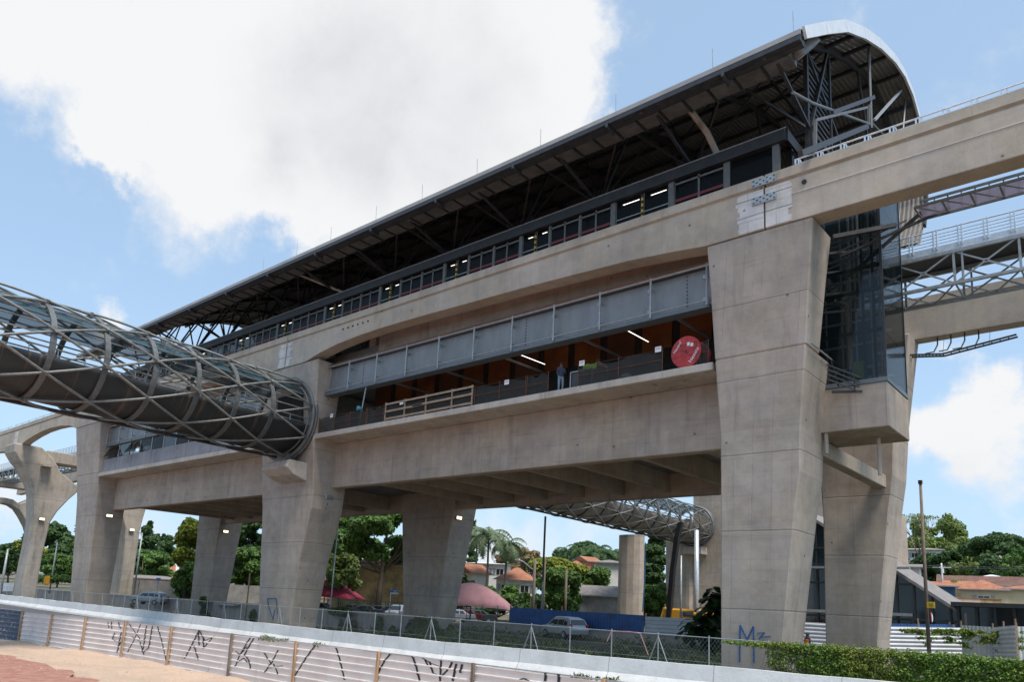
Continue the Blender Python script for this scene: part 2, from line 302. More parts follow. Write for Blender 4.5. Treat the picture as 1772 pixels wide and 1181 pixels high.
def barriermat():
    m, t, b = newmat('whitewashed_concrete'); tcn = mnode(t, 'ShaderNodeTexCoord'); O = tcn.outputs['Object']
    c = mmix(t, mrange(t, mnoise(t, O, .7, 7, .7), .35, .7), (.72, .70, .67), (.58, .565, .54))
    c = mmix(t, mmath(t, 'MULTIPLY', mrange(t, mnoise(t, O, 2.6, 7, .75, (1, 1, .5)), .58, .76), .55), c, (.30, .30, .29))
    c = mmix(t, mmath(t, 'MULTIPLY', mrange(t, mnoise(t, O, 11, 5, .75), .6, .75), .35), c, (.36, .35, .33))
    sp = mnode(t, 'ShaderNodeSeparateXYZ'); t.links.new(O, sp.inputs[0]); jn = mmath(t, 'ABSOLUTE', mmath(t, 'SUBTRACT', mmath(t, 'FRACT', mmath(t, 'DIVIDE', sp.outputs[0], 4.0)), .5)); c = mmix(t, mmath(t, 'MULTIPLY', mrange(t, jn, .492, .498), .55), c, (.22, .21, .20))
    c = mmix(t, mmath(t, 'MULTIPLY', mrange(t, mnoise(t, O, 1.3, 8, .8, (1, 1, 3)), .5, .72), .4), c, (.42, .41, .39))
    low = mmath(t, 'MULTIPLY', mrange(t, mmath(t, 'ADD', sp.outputs[2], mmath(t, 'MULTIPLY', mnoise(t, O, 3, 6, .7), .5)), -2.25, -2.5), .45); c = mmix(t, low, c, (.36, .33, .29))
    t.links.new(c, b.inputs['Base Color']); b.inputs['Roughness'].default_value = .85; mbump(t, b, mnoise(t, O, 7, 6, .7), .4, .03); return m
M['barrier'] = barriermat()
def bellymat():
    m, t, b = newmat('belly_sheet'); tcn = mnode(t, 'ShaderNodeTexCoord'); O = tcn.outputs['Object']
    w = mnoise(t, O, 1.5, 6, .75, (.10, 2.2, .10)); c = mmix(t, mrange(t, w, .53, .63), (.045, .05, .053), (.135, .10, .078))
    c = mmix(t, mrange(t, mnoise(t, O, .35, 3, .5, (.3, 1, .3)), .5, .62), c, (.05, .053, .055))
    t.links.new(c, b.inputs['Base Color']); b.inputs['Roughness'].default_value = .5; b.inputs['Metallic'].default_value = .2; return m
M['belly'] = bellymat()
def belly2():
    m, t, b = newmat('fabric_belly'); tcn = mnode(t, 'ShaderNodeTexCoord'); O = tcn.outputs['Object']
    c = mmix(t, mrange(t, mnoise(t, O, 1, 5, .6), .35, .65), (.17, .14, .12), (.26, .22, .19)); t.links.new(c, b.inputs['Base Color']); b.inputs['Roughness'].default_value = .8; return m
M['belly2'] = belly2()

# ------------------------------------------------------------------ mesh helpers
class MB:
    def __init__(s): s.v = []; s.f = []; s.parts = []
    def add(s, vs, fs):
        n = len(s.v); s.parts.append((list(vs), list(fs))); s.v += [tuple(v) for v in vs]; s.f += [tuple(i+n for i in f) for f in fs]; return s
    def box(s, x0, x1, y0, y1, z0, z1):
        return s.add([(x0, y0, z0), (x1, y0, z0), (x1, y1, z0), (x0, y1, z0), (x0, y0, z1), (x1, y0, z1), (x1, y1, z1), (x0, y1, z1)],
                     [(0, 3, 2, 1), (4, 5, 6, 7), (0, 1, 5, 4), (1, 2, 6, 5), (2, 3, 7, 6), (3, 0, 4, 7)])
    def bar(s, p, q, w, h=None, up=(0, 0, 1)):
        p = Vector(p); q = Vector(q); h = h or w; d = (q-p)
        if d.length < 1e-6: return s
        d.normalize(); u = Vector(up)
        if abs(d.dot(u)) > .98: u = Vector((0, 1, 0)) if abs(d.y) < .9 else Vector((1, 0, 0))
        a = d.cross(u).normalized()*w/2; b = a.cross(d).normalized()*h/2
        vs = [c+i*a+j*b for c in (p, q) for i, j in ((-1, -1), (1, -1), (1, 1), (-1, 1))]
        return s.add(vs, [(0, 1, 2, 3), (7, 6, 5, 4), (0, 4, 5, 1), (1, 5, 6, 2), (2, 6, 7, 3), (3, 7, 4, 0)])
    def tube(s, pts, r, n=8, caps=True):
        pts = [Vector(p) for p in pts]; rs = r if isinstance(r, (list, tuple)) else [r]*len(pts)
        prev = None; rings = []
        for i, p in enumerate(pts):
            d = (pts[min(i+1, len(pts)-1)]-pts[max(i-1, 0)]).normalized()
            if prev is None:
                u = Vector((0, 0, 1)) if abs(d.z) < .9 else Vector((1, 0, 0)); a = d.cross(u).normalized()
            else: a = (prev-d*prev.dot(d)).normalized()
            prev = a; b = d.cross(a)
            rings.append([p+rs[i]*(math.cos(2*math.pi*k/n)*a+math.sin(2*math.pi*k/n)*b) for k in range(n)])
        vs = [v for g in rings for v in g]; fs = []
        for i in range(len(rings)-1):
            for k in range(n): fs.append((i*n+k, i*n+(k+1) % n, (i+1)*n+(k+1) % n, (i+1)*n+k))
        if caps: fs.append(tuple(range(n-1, -1, -1))); fs.append(tuple((len(rings)-1)*n+k for k in range(n)))
        return s.add(vs, fs)
    def loft(s, rings, closed=True, caps=True):
        n = len(rings[0]); vs = [v for g in rings for v in g]; fs = []
        for i in range(len(rings)-1):
            for k in range(n if closed else n-1): fs.append((i*n+k, i*n+(k+1) % n, (i+1)*n+(k+1) % n, (i+1)*n+k))
        if caps and closed: fs.append(tuple(range(n-1, -1, -1))); fs.append(tuple((len(rings)-1)*n+k for k in range(n)))
        return s.add(vs, fs)
    def prism(s, poly, vec):      # planar polygon extruded along vec
        v = Vector(vec); p = [Vector(q) for q in poly]; return s.loft([p, [q+v for q in p]])
    def grid(s, pts):             # rows of equal length
        n = len(pts[0]); m_ = len(pts)
        return s.add([v for r_ in pts for v in r_], [(i*n+k, i*n+k+1, (i+1)*n+k+1, (i+1)*n+k) for i in range(m_-1) for k in range(n-1)])
    def each(s, name, mat, parent, **k):
        return [MB().add(v, f).build(name, mat, parent, **k) for v, f in s.parts]
    def build(s, name, mat, parent=None, origin=None, smooth=False, bevel=0, solid=0):

        o0 = Vector(ORG.get(parent.name, (0, 0, 0))) if parent is not None else (Vector(origin) if origin is not None else Vector((0, 0, 0)))
        me = bpy.data.meshes.new(name); me.from_pydata([tuple(Vector(v)-o0) for v in s.v], [], s.f)
        import bmesh
        if len(s.f) < 40000:
            b = bmesh.new(); b.from_mesh(me); bmesh.ops.recalc_face_normals(b, faces=b.faces); b.to_mesh(me); b.free()
        if smooth:
            for p in me.polygons: p.use_smooth = True
        me.materials.append(M[mat] if isinstance(mat, str) else mat)
        o = bpy.data.objects.new(name, me); COL.objects.link(o)
        if parent is not None: o.parent = parent; ORG[o.name] = tuple(o0)
        else: o.location = o0; ORG[o.name] = tuple(o0)
        if bevel: 
            bm_ = o.modifiers.new('bevel', 'BEVEL'); bm_.width = bevel; bm_.segments = 1; bm_.limit_method = 'ANGLE'
        if solid:
            sm = o.modifiers.new('solid', 'SOLIDIFY'); sm.thickness = solid; sm.offset = 0
        return o
ORG = {}
def tag(o, label=None, cat=None, group=None, kind=None):
    if label: o['label'] = label
    if cat: o['category'] = cat
    if group: o['group'] = group
    if kind: o['kind'] = kind
    return o
def thing(name, label, cat, loc=(0, 0, 0), group=None, rz=0, local=False):
    o = bpy.data.objects.new(name, None); COL.objects.link(o); o.location = loc; o.rotation_euler = (0, 0, rz); o.empty_display_size = .3
    ORG[o.name] = (0, 0, 0) if local else tuple(loc)
    return tag(o, label, cat, group)
def dup(root, loc=None, rz=None, label=None, scale=None):
    c = root.copy(); COL.objects.link(c)
    if loc is not None: c.location = loc
    if rz is not None: c.rotation_euler = (0, 0, rz)
    if scale is not None: c.scale = scale if isinstance(scale, (tuple, list)) else (scale,)*3
    if label: c['label'] = label
    for ch in list(root.children):
        d = ch.copy(); COL.objects.link(d); d.parent = c
        for g in list(ch.children):
            e = g.copy(); COL.objects.link(e); e.parent = d
    return c
def textmesh(s, size, name, mat, parent, mtx, ext=.004):
    cu_ = bpy.data.curves.new('txt', 'FONT'); cu_.body = s; cu_.size = size; cu_.extrude = ext; cu_.align_x = 'CENTER'; cu_.align_y = 'CENTER'
    to = bpy.data.objects.new('txt', cu_); COL.objects.link(to); dg = bpy.context.evaluated_depsgraph_get()
    me = bpy.data.meshes.new_from_object(to.evaluated_get(dg)); bpy.data.objects.remove(to); me.transform(mtx)
    me.materials.clear(); me.materials.append(M[mat]); o = bpy.data.objects.new(name, me); COL.objects.link(o); o.parent = parent; return o

# ------------------------------------------------------------------ terrain, road, canal
def sst(a, b, x): t = max(0., min(1., (x-a)/(b-a))); return t*t*(3-2*t)
GZ = -2.4
def hz_(x, y):
    d = math.hypot(x, y)
    h = GZ+9.0*sst(95, 230, d)+14*sst(220, 700, d)
    h -= 7.5*sst(-40, -170, x)*sst(95, 230, d)*1.0 + 8*sst(-60, -300, x)*sst(220, 700, d)
    return h
ys = [-80, -20, 0, 10, 18.9, 19.0, 24.2, 29.2, 29.8, 31, 37, 44.3, 44.31, 46.9]+[50+2.5*i for i in range(20)]+[100+8*i for i in range(20)]+[270+40*i for i in range(20)]+[1200, 1800]
xs = [-1600, -1100, -800, -600]+[-480+16*i for i in range(45)]+[260, 320, 450, 700, 1000]
def gz(x, y):
    if y <= 18.9: return -4.0
    if y <= 29.2: return -2.9
    if y <= 44.3: return -3.9 + (.2*math.sin(x*.7)+.2*math.sin(y*1.3+x*.3))
    return hz_(x, y)-.02
g = MB(); g.grid([[(x, y, gz(x, y)) for x in xs] for y in ys]); o = g.build('ground', 'ground'); tag(o, kind='structure')
def strip(name, mat, A, B, z, n=1):
    m = MB(); m.grid([[(x, y, z) for x, y in A], [(x, y, z) for x, y in B]]); return tag(m.build(name, mat), kind='structure')
BAR = [(-160, 31), (-120, 28.9), (-90, 27.2), (-75, 26.2), (-59, 25.3), (-43, 24.35), (-30, 23.8), (-23, 23.9), (-12, 25.0), (-5, 26.2), (6, 28.4)]
HO = [(-75, 15.8), (-62, 16.4), (-55, 16.95), (-48, 17.75), (-43, 18.35), (-33, 18.5), (-12, 18.5), (2, 18.5)]
strip('road', 'asphalt', [(-160, 19.05), (-75, 17.0), (-62, 17.1), (-43, 19.05), (-12, 19.05), (6, 19.05)], [(-160, 30.8), (-75, 26.1), (-59, 25.2), (-43, 24.2), (-12, 24.9), (6, 28.3)], -2.75)
# dirt lot in front of the hoarding: sandy strip and red dirt with a ragged edge
def ragged(n, x0, x1, f): return [(x0+(x1-x0)*i/n, f(x0+(x1-x0)*i/n)) for i in range(n+1)]
sx = ragged(60, -110, 10, lambda x: np.interp(x, [p[0] for p in HO], [p[1] for p in HO])+.25)
def rag(x): return 13.3+1.0*math.sin(x*.35)+.35*math.sin(x*1.3+1)+.2*math.sin(x*3.1)+.12*math.sin(x*7.7)
st = MB(); rows = []
for k in range(14): rows.append([(x, y+(1.5-y)*k/13, -3.86+.05*math.sin(x*.9+k)+.04*math.sin(x*2.3+k*1.7)) for x, y in sx])
st.grid(rows); tag(st.build('sandy_ground', 'sand'), kind='structure')
rd = MB(); rows = []
# edge of the red dirt read on the ground plane
e = [atZ(-60, 1128, -3.8), atZ(0, 1134, -3.8), atZ(40, 1143, -3.8), atZ(90, 1155, -3.8), atZ(150, 1176, -3.8), atZ(190, 1200, -3.8), atZ(260, 1260, -3.8)]
ex = [p.x for p in e]; ey = [p.y for p in e]
rx = [-90+1.0*i for i in range(95)]
for k in range(8):
    rows.append([(x, (np.interp(x, ex, ey)+.25*math.sin(x*1.7)+.15*math.sin(x*4.1))*(1-k/7)+(-20)*k/7, -3.77+.03*math.sin(x*1.9+k*2)) for x in rx])
rd.grid(rows); tag(rd.build('red_dirt_ground', 'reddirt'), kind='structure')

strip('canal_bed', 'mud', [(-190, 29.85), (30, 29.85)], [(-190, 43.99), (30, 43.99)], -3.45)
pb = MB()
for k in range(1500):
    x, y = random.uniform(-62, -28), random.uniform(9, 18); y = rag(x)+random.gauss(0, 1.2) if k % 2 else y; r_ = random.uniform(.015, .05)*(1.8 if k % 23 == 0 else 1)
    c_ = Vector((x, y, -3.80)); pb.add([c_+Vector((r_*math.cos(a)*random.uniform(.7, 1.2), r_*math.sin(a)*random.uniform(.7, 1.2), 0)) for a in (0, 1.3, 2.5, 3.8, 5)]+[c_+Vector((0, 0, r_))], [(0, 1, 5), (1, 2, 5), (2, 3, 5), (3, 4, 5), (4, 0, 5)])
tag(pb.build('gravel', 'sand'), kind='stuff')
strip('street', 'asphalt', [(-190, 48.0), (30, 48.0)], [(-190, 60), (30, 60)], -2.41)
# white concrete road barrier
def arc(P, step):
    out = []; 
    for (x0, y0), (x1, y1) in zip(P, P[1:]):
        n = max(1, int(math.hypot(x1-x0, y1-y0)/step)); out += [(x0+(x1-x0)*i/n, y0+(y1-y0)*i/n) for i in range(n)]
    return out+[P[-1]]
b = MB(); rings = []
for i, (x, y) in enumerate(arc(BAR, 1.2)):
    w = .012*math.sin(i*2.1)+.01*math.sin(i*.9)
    rings.append([(x, y-.40, -2.76), (x, y-.36, -2.62), (x, y-.17, -2.33+w), (x, y-.10, -1.80+w), (x, y+.10, -1.80+w), (x, y+.17, -2.33), (x, y+.38, -2.62), (x, y+.38, -3.0)])
b.loft(rings); tag(b.build('road_barrier', 'barrier'), 'long whitewashed concrete road barrier running in front of the chain-link fence', 'barrier')

# canal wall on the far side
cw = thing('canal_wall', 'stained grey concrete canal wall standing behind the chain-link fence', 'wall', (-80, 44.4, -3.9))
MB().box(-190, -45.6, 44.0, 44.35, -4.5, -1.5).build('wall_panel', 'wallc', cw, bevel=.03)
MB().box(-190, -45.55, 43.95, 44.42, -1.5, -1.38).build('coping', 'ledge', cw)
MB().box(-45.6, 30, 47.3, 47.7, -4.5, -1.72).build('wall_panel', 'wallc', cw, bevel=.03)
MB().box(-45.6, 30, 47.2, 47.8, -1.72, -1.62).build('coping', 'wallc', cw)
pl = MB(); pl.box(-80.5, -76, 43.3, 43.95, -1.75, -1.62); pl.build('ledge_slab', 'ledge', cw)

# ------------------------------------------------------------------ piers
def pier(name, label, prof, group, zc=None, mat='pier'):
    """prof: list of (z, xL, xR, yF, yB)"""
    x = (prof[0][1]+prof[0][2])/2; t = thing(name, label, 'pillar', (x, (prof[0][3]+prof[0][4])/2, prof[0][0]), group)
    m = MB(); m.loft([[(a, yf, z), (b_, yf, z), (b_, yb, z), (a, yb, z)] for z, a, b_, yf, yb in prof])
    m.build('shaft', mat, t, bevel=.05); return t
def fronty(z): return float(np.interp(z, [-4, 0, 8, 17], [31.8, 31.5, 31.1, 30.0]))
def scl_(z, x): return x*fronty(z)/30
GP = 'tapered concrete pillars carrying the station'
# image-plane X at Y=30 measured on the right front pillar
def prof_front(pts, back=33.95):
    out = []
    for z, a, b_ in pts:
        y = fronty(z); out.append((z, a*y/30, b_*y/30, y, back))
    return out
P1pts = [(-4, -14.17, -11.75), (-1, -14.17, -11.56), (4.4, -14.16, -10.98), (6, -14.16, -10.74), (8, -14.18, -10.68), (11.35, -14.42, -10.4), (14.6, -14.64, -10.17), (16.7, -14.82, -9.98)]
p1p = prof_front(P1pts); 
p1 = thing('concrete_pillar', 'tapered front concrete pillar with blue graffiti, nearest one under the beam joint', 'pillar', (-12.8, 32.5, -4), GP)
def two_part(t, pr, zs, topback, side=1):
    lo = [p for p in pr if p[0] <= zs+.01]; hi = [p for p in pr if p[0] >= zs-.01]
    MB().loft([[(a, yf, z), (b_, yf, z), (b_, yb, z), (a, yb, z)] for z, a, b_, yf, yb in lo]).build('lower_shaft', 'pier', t, bevel=.06)
    hi2 = [(z, a, b_, yf, topback if side == 1 else yb) if side == 1 else (z, a, b_, topback, yb) for z, a, b_, yf, yb in hi]
    MB().loft([[(a, yf, z+(.002 if i == 0 else 0)), (b_, yf, z+(.002 if i == 0 else 0)), (b_, yb, z+(.002 if i == 0 else 0)), (a, yb, z+(.002 if i == 0 else 0))] for i, (z, a, b_, yf, yb) in enumerate(hi2)]).build('upper_shaft', 'pier', t, bevel=.06)
two_part(p1, p1p, 11.35, 32.35)
# steel trim on the ledge and drain pipe
MB().bar((-10.5, 30.9, 11.42), (-10.5, 33.95, 11.42), .05, .05).build('ledge_trim', 'steel', p1)
MB().tube([(-10.35, 33.6, 14.2), (-9.9, 34.0, 14.0), (-9.9, 34.05, 11.0)], .11).build('drain_pipe', 'ledge', p1)
MB().tube([atY(1427, 700, 33.7), atY(1431, 786, 33.7)], .09).build('drain_pipe', 'ledge', p1)
def mirror_leg(pts, inner=44.85, k=44.85/30*.9975):
    out = []
    for z, a, b_ in pts:
        yo = 78.8-fronty(z); out.append((z, a*43/30*44.85/43, b_*43/30*44.85/43, inner, yo))
    return out
def cen(pts, dx=0, yr=1.0):    # a leg with given X values directly
    return [(z, a+dx, b_+dx) for z, a, b_ in pts]
xs1 = [(z, a*1.0423+.0, b_*1.0423) for z, a, b_ in P1pts]
p1b = thing('concrete_pillar', 'tapered rear concrete pillar under the glass lift shaft, right of the nearest one', 'pillar', (-13.4, 46, -4), GP)
P1bp = [(-4, -14.85, -12.1), (-1, -14.85, -12.07), (5.9, -14.8, -11.27), (8, -14.9, -10.95), (11.35, -15.0, -10.75), (16.7, -15.2, -10.15)]
two_part(p1b, [(z, a, b_, 44.85, 78.8-fronty(z)) for z, a, b_ in P1bp], 11.35, 46.5, side=-1)
# second pair
P2pts = [(-4, -52.0, -47.9), (-2.1, -52.0, -47.8), (2.2, -52.1, -47.05), (6, -52.3, -45.9), (7.5, -52.5, -45.8), (11.35, -52.6, -45.75), (12, -52.6, -45.7), (16.7, -52.6, -45.13)]
p2 = thing('concrete_pillar', 'wide front concrete pillar holding the ring of the tubular footbridge', 'pillar', (-50, 32.5, -4), GP)
two_part(p2, [(z, a, b_, fronty(z)-.25*sst(6, 11, z)*0, 33.95) for z, a, b_ in P2pts], 11.35, 32.35)
p2b = thing('concrete_pillar', 'dark rear concrete pillar between the blue street sign and the pink canopy', 'pillar', (-50, 46, -4), GP)
P2bp = [(-4, -51.0, -47.0), (-1.3, -50.7, -46.6), (6.7, -51.75, -45.45), (8, -51.9, -45.3), (11.35, -52.2, -45.2), (16.7, -52.6, -45.1)]
two_part(p2b, [(z, a, b_, 44.85, 78.8-fronty(z)) for z, a, b_ in P2bp], 11.35, 46.5, side=-1)
P3pts = [(-4, -89.0, -84.9), (-.4, -89.1, -84.8), (4, -89.3, -84.5), (8.7, -89.6, -84.2), (11.35, -89.8, -84.0), (13.4, -90.0, -83.9), (16.7, -90.34, -83.75)]
p3 = thing('concrete_pillar', 'front concrete pillar farthest left of the station, beside the flared guideway column', 'pillar', (-87, 32.5, -4), GP)
two_part(p3, [(z, a, b_, fronty(z), 33.95) for z, a, b_ in P3pts], 11.35, 32.35)
p3b = thing('concrete_pillar', 'rear concrete pillar seen between the far left pillar and the dark conifer', 'pillar', (-87, 46, -4), GP)
two_part(p3b, [(z, a*.998, b_*.998, 44.85, 78.8-fronty(z)) for z, a, b_ in P3pts], 11.35, 46.5, side=-1)
# floodlights on the piers
def flood(loc, lab, lit=True, d=(1, -.35)):
    t = thing('floodlight', lab, 'floodlight', loc, 'floodlights on the concrete pillars')
    x, y, z = loc; MB().box(x-.06, x+.22, y-.32, y+.32, z-.16, z+.16).build('housing', 'steel', t, bevel=.03)
    MB().box(x+.20, x+.24, y-.28, y+.28, z-.13, z+.10).build('lens', 'lamp' if lit else 'alu', t)
    MB().box(x-.3, x-.02, y-.05, y+.05, z-.05, z+.05).build('bracket', 'steel', t)
flood((-84.1, 32.4, 7.0), 'lit floodlight on the side of the far left front pillar')
flood((-107.9, 33.6, 7.6), 'lit floodlight on the flared guideway column')
flood((-107.9, 44.8, 7.4), 'lit floodlight on the rear leg of the flared column, right behind the far left pillar')
flood((-84.1, 45.6, 6.7), 'lit floodlight on the far left rear pillar')
flood((-45.95, 32.6, 6.95), 'unlit grey floodlight under the girder end, on the wide front pillar', False)
flood((-45.5, 45.6, 6.95), 'lit floodlight high on the dark rear pillar by the pink canopy')
# blue graffiti M7 on the nearest pillar
gm = MB()
def gline(mb, pts, Yf, w, yoff=-.02):
    P = [Vector(atY(x, y, Yf)) for x, y in pts]
    for a, c in zip(P, P[1:]):
        k = fronty(a.z)/Yf; a2 = a*(fronty(a.z)/Yf); c2 = c*(fronty(c.z)/Yf)
        mb.bar((a2.x, a2.y+yoff, a2.z), (c2.x, c2.y+yoff, c2.z), w, .02, up=(0, 1, 0))
gline(gm, [(1280, 1147), (1281, 1083), (1293, 1108), (1304, 1085), (1305, 1148)], 31.6, .06)
gline(gm, [(1310, 1097), (1323, 1096), (1313, 1107)], 31.6, .04); gline(gm, [(1318, 1104), (1334, 1102)], 31.6, .04)
gm.build('graffiti', 'graffblue', p1)
gm2 = MB(); 
for pts in ([(464, 1037), (480, 1037), (480, 1068)], [(464, 1037), (466, 1052), (472, 1073), (476, 1056)]):
    P = [Vector(atY(x, y, 31.6)) for x, y in pts]
    for a, c in zip(P, P[1:]): gm2.bar((a.x, fronty(a.z)-.02, a.z), (c.x, fronty(c.z)-.02, c.z), .07, .02, up=(0, 1, 0))
gm2.build('graffiti', 'graffblue', p2)
# corbel below the tube ring
mb = MB(); cy = 30.9
mb.loft([[(x, 31.2, 9.3), (x, 29.5, 9.3), (x, 29.3, 8.75), (x, 29.9, 8.3), (x, 31.2, 7.9)] for x in (-49.9, -46.6)])
mb.build('corbel', 'ledge', p2, bevel=.04); MB().box(-48.9, -47.6, 29.8, 30.6, 9.3, 9.95).build('bearing', 'rib', p2)

# ------------------------------------------------------------------ station building
ST = thing('elevated_station', 'elevated concrete monorail station with a dark curved metal roof', 'station', (-48, 39.4, 7.5))
XR, XL = -14.9, -89.0
def girder(y0, y1, xa, xb): return MB().box(xa, xb, y0, y1, 7.66, 10.95)
for (xa, xb) in ((-45.9, -15.1), (-84.2, -52.3)):
    girder(32.75, 33.45, xa, xb).build('girder', 'girder', ST, bevel=.04)
    girder(45.35, 46.05, xa, xb).build('girder', 'girder', ST, bevel=.04)
    MB().box(xa, xb+(.0 if xb < -20 else .2), 30.78, 48.0, 10.955, 11.33).build('deck_slab', 'ledge', ST, bevel=.03)
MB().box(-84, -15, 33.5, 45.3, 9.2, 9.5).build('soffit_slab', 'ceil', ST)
for x in [-16.9, -20.75, -25.2, -28.8, -32.3, -35.8, -39.2, -42.6, -54.5, -58.2, -62, -66, -70, -74, -78, -82]:
    MB().box(x-.18, x+.18, 33.46, 45.34, 7.95, 9.19).build('cross_beam', 'girder', ST)
# inside of the mezzanine level
xr, xl = -15.0, -45.5
def mezz(xl, xr, yw=36.0):
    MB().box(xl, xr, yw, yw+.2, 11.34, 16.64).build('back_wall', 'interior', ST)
    x = xr; i = 0
    while x > xl+1:
        MB().box(x-1.95, x-.05, yw-.07, yw-.004, 14.55, 16.6).build('wall_panel', 'orange' if i % 3 else 'brown', ST); x -= 2.4; i += 1
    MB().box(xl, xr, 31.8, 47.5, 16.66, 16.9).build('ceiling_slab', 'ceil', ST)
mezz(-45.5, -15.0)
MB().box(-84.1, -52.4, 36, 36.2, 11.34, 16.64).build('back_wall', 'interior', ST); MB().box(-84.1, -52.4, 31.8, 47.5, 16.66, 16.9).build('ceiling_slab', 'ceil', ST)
# braces from ceiling + dark ducts
br = MB()
for x in (-17.5, -23.2, -29, -34, -39): br.bar((x, 31.8, 14.45), (x, 35.9, 14.55), .12, .12)
br.each('brace', 'steel', ST)
for (a, b_) in (((1085, 572), (1122, 592)), ((902, 615), (943, 631))):
    p = atY(*a, 33.0); z = p.z; q = atZ(b_[0], b_[1], z)
    MB().bar(p, q, .04, .035).build('tube_light', 'tubelamp', ST)
# platform slab and its edge beam behind the guideway beam
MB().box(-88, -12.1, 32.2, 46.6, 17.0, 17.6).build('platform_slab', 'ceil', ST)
MB().box(-41.0, -14.9, 32.15, 32.65, 16.55, 19.2).build('platform_edge_beam', 'girder', ST)
MB().box(-42.3, -41.6, 32.3, 33.0, 14.8, 18.5).build('column', 'girder', ST)
MB().box(-84, -52.5, 32.15, 32.65, 16.55, 19.2).build('platform_edge_beam', 'girder', ST)
# big grey steel girder with its hand rails, one per bay
def steelgirder(xa, xb, posts):
    m = MB(); m.box(xa, xb, 31.35, 31.42, 14.35, 16.25); sgd = m.build('steel_girder', 'panel', ST)
    MB().box(xa, xb, 31.05, 31.75, 14.18, 14.35).build('bottom_flange', 'flange', sgd); MB().box(xa, xb, 31.22, 31.75, 16.25, 16.42).build('top_flange', 'dsteel', sgd)
    MB().box(xa, xb, 31.15, 31.3, 16.43, 16.52).build('edge_angle', 'orange' , sgd)
    MB().box(xa, xb, 31.5, 32.1, 16.42, 16.55).build('gutter', 'dsteel', sgd)
    bo = MB()
    for x in (xb-1.2, xb-11.4, xb-21.6, xa+4.4):
        for k in range(9): bo.box(x-.12, x-.07, 31.32, 31.35, 14.55+k*.19, 14.62+k*.19)
    bo.build('bolts', 'dsteel', sgd)
    rl = MB()
    rl.tube([(xa, 31.0, 16.28), (xb, 31.0, 16.28)], .055, 6); rl.tube([(xa, 31.0, 14.5), (xb, 31.0, 14.5)], .045, 6)
    rl.build('hand_rail', 'steel', sgd)
    for x in posts:
        pm = MB(); pm.tube([(x, 31.0, 14.25), (x, 31.0, 16.36)], .06, 6)
        for z in (14.72, 15.85): pm.bar((x, 31.0, z), (x-.22, 31.34, z), .05, .1); pm.box(x-.34, x-.14, 31.28, 31.35, z-.1, z+.1)
        pm.build('rail_post', 'steel', sgd)
steelgirder(-45.75, -15.2, [-45.7+3.04*i for i in range(11)])
steelgirder(-83.9, -52.6, [-83.8+3.04*i for i in range(11)])
# left bay: rendered parapet, windows
MB().box(-84.1, -55, 31.0, 31.2, 11.34, 12.75).build('parapet', 'parapet', ST)
lw = MB()
for i in range(12): x = -83.4+2.5*i; lw.box(x-.06, x+.06, 31.22, 31.32, 12.76, 14.17)
lw.each('window_mullion', 'alu', ST)
for i in range(11):
    x = -83.4+2.5*i; w = MB()
    if i in (0, 2): w.loft([[(x+.1, 31.2, 13.9), (x+2.35, 31.2, 13.9), (x+2.35, 31.24, 13.9), (x+.1, 31.24, 13.9)], [(x+.1, 30.7, 12.95), (x+2.35, 30.7, 12.95), (x+2.35, 30.74, 12.95), (x+.1, 30.74, 12.95)]])
    else: w.box(x+.1, x+2.35, 31.25, 31.28, 12.8, 14.1)
    w.build('window_pane', 'glass' if i not in (1, 5) else 'hallglass', ST)
# platform screen (the strip of glazing above the guideway beam)
YS = 31.45
MB().box(-88, -11.95, YS-.05, YS+.1, 19.0, 20.05).build('screen_plinth', 'dsteel', ST)
MB().box(-88, -11.55, YS-.25, YS+.3, 21.55, 22.1).build('screen_fascia', 'blackm', ST)
MB().bar((-88, YS-.25, 22.12), (-11.5, YS-.25, 22.12), .06, .05).build('screen_trim', 'alu', ST)
MB().box(-11.6, -11.45, YS-.1, 36.5, 21.55, 22.1).build('screen_fascia', 'blackm', ST)
MB().box(-11.6, -11.5, YS+.5, 36.5, 19.0, 21.55).build('end_glass', 'glass', ST)
x = -12.1
def wide(x): MB().box(x-.16, x+.16, YS-.08, YS+.1, 19.6, 21.55).build('screen_post', 'screen', ST)
def slim(x): MB().box(x-.05, x+.05, YS-.06, YS+.06, 19.6, 21.55).build('screen_mullion', 'screen', ST)
wide(-12.05); wide(-14.45)
MB().box(-14.35, -12.15, YS-.01, YS+.01, 19.9, 21.5).build('screen_glass', 'glass', ST)
edges = [-14.45]
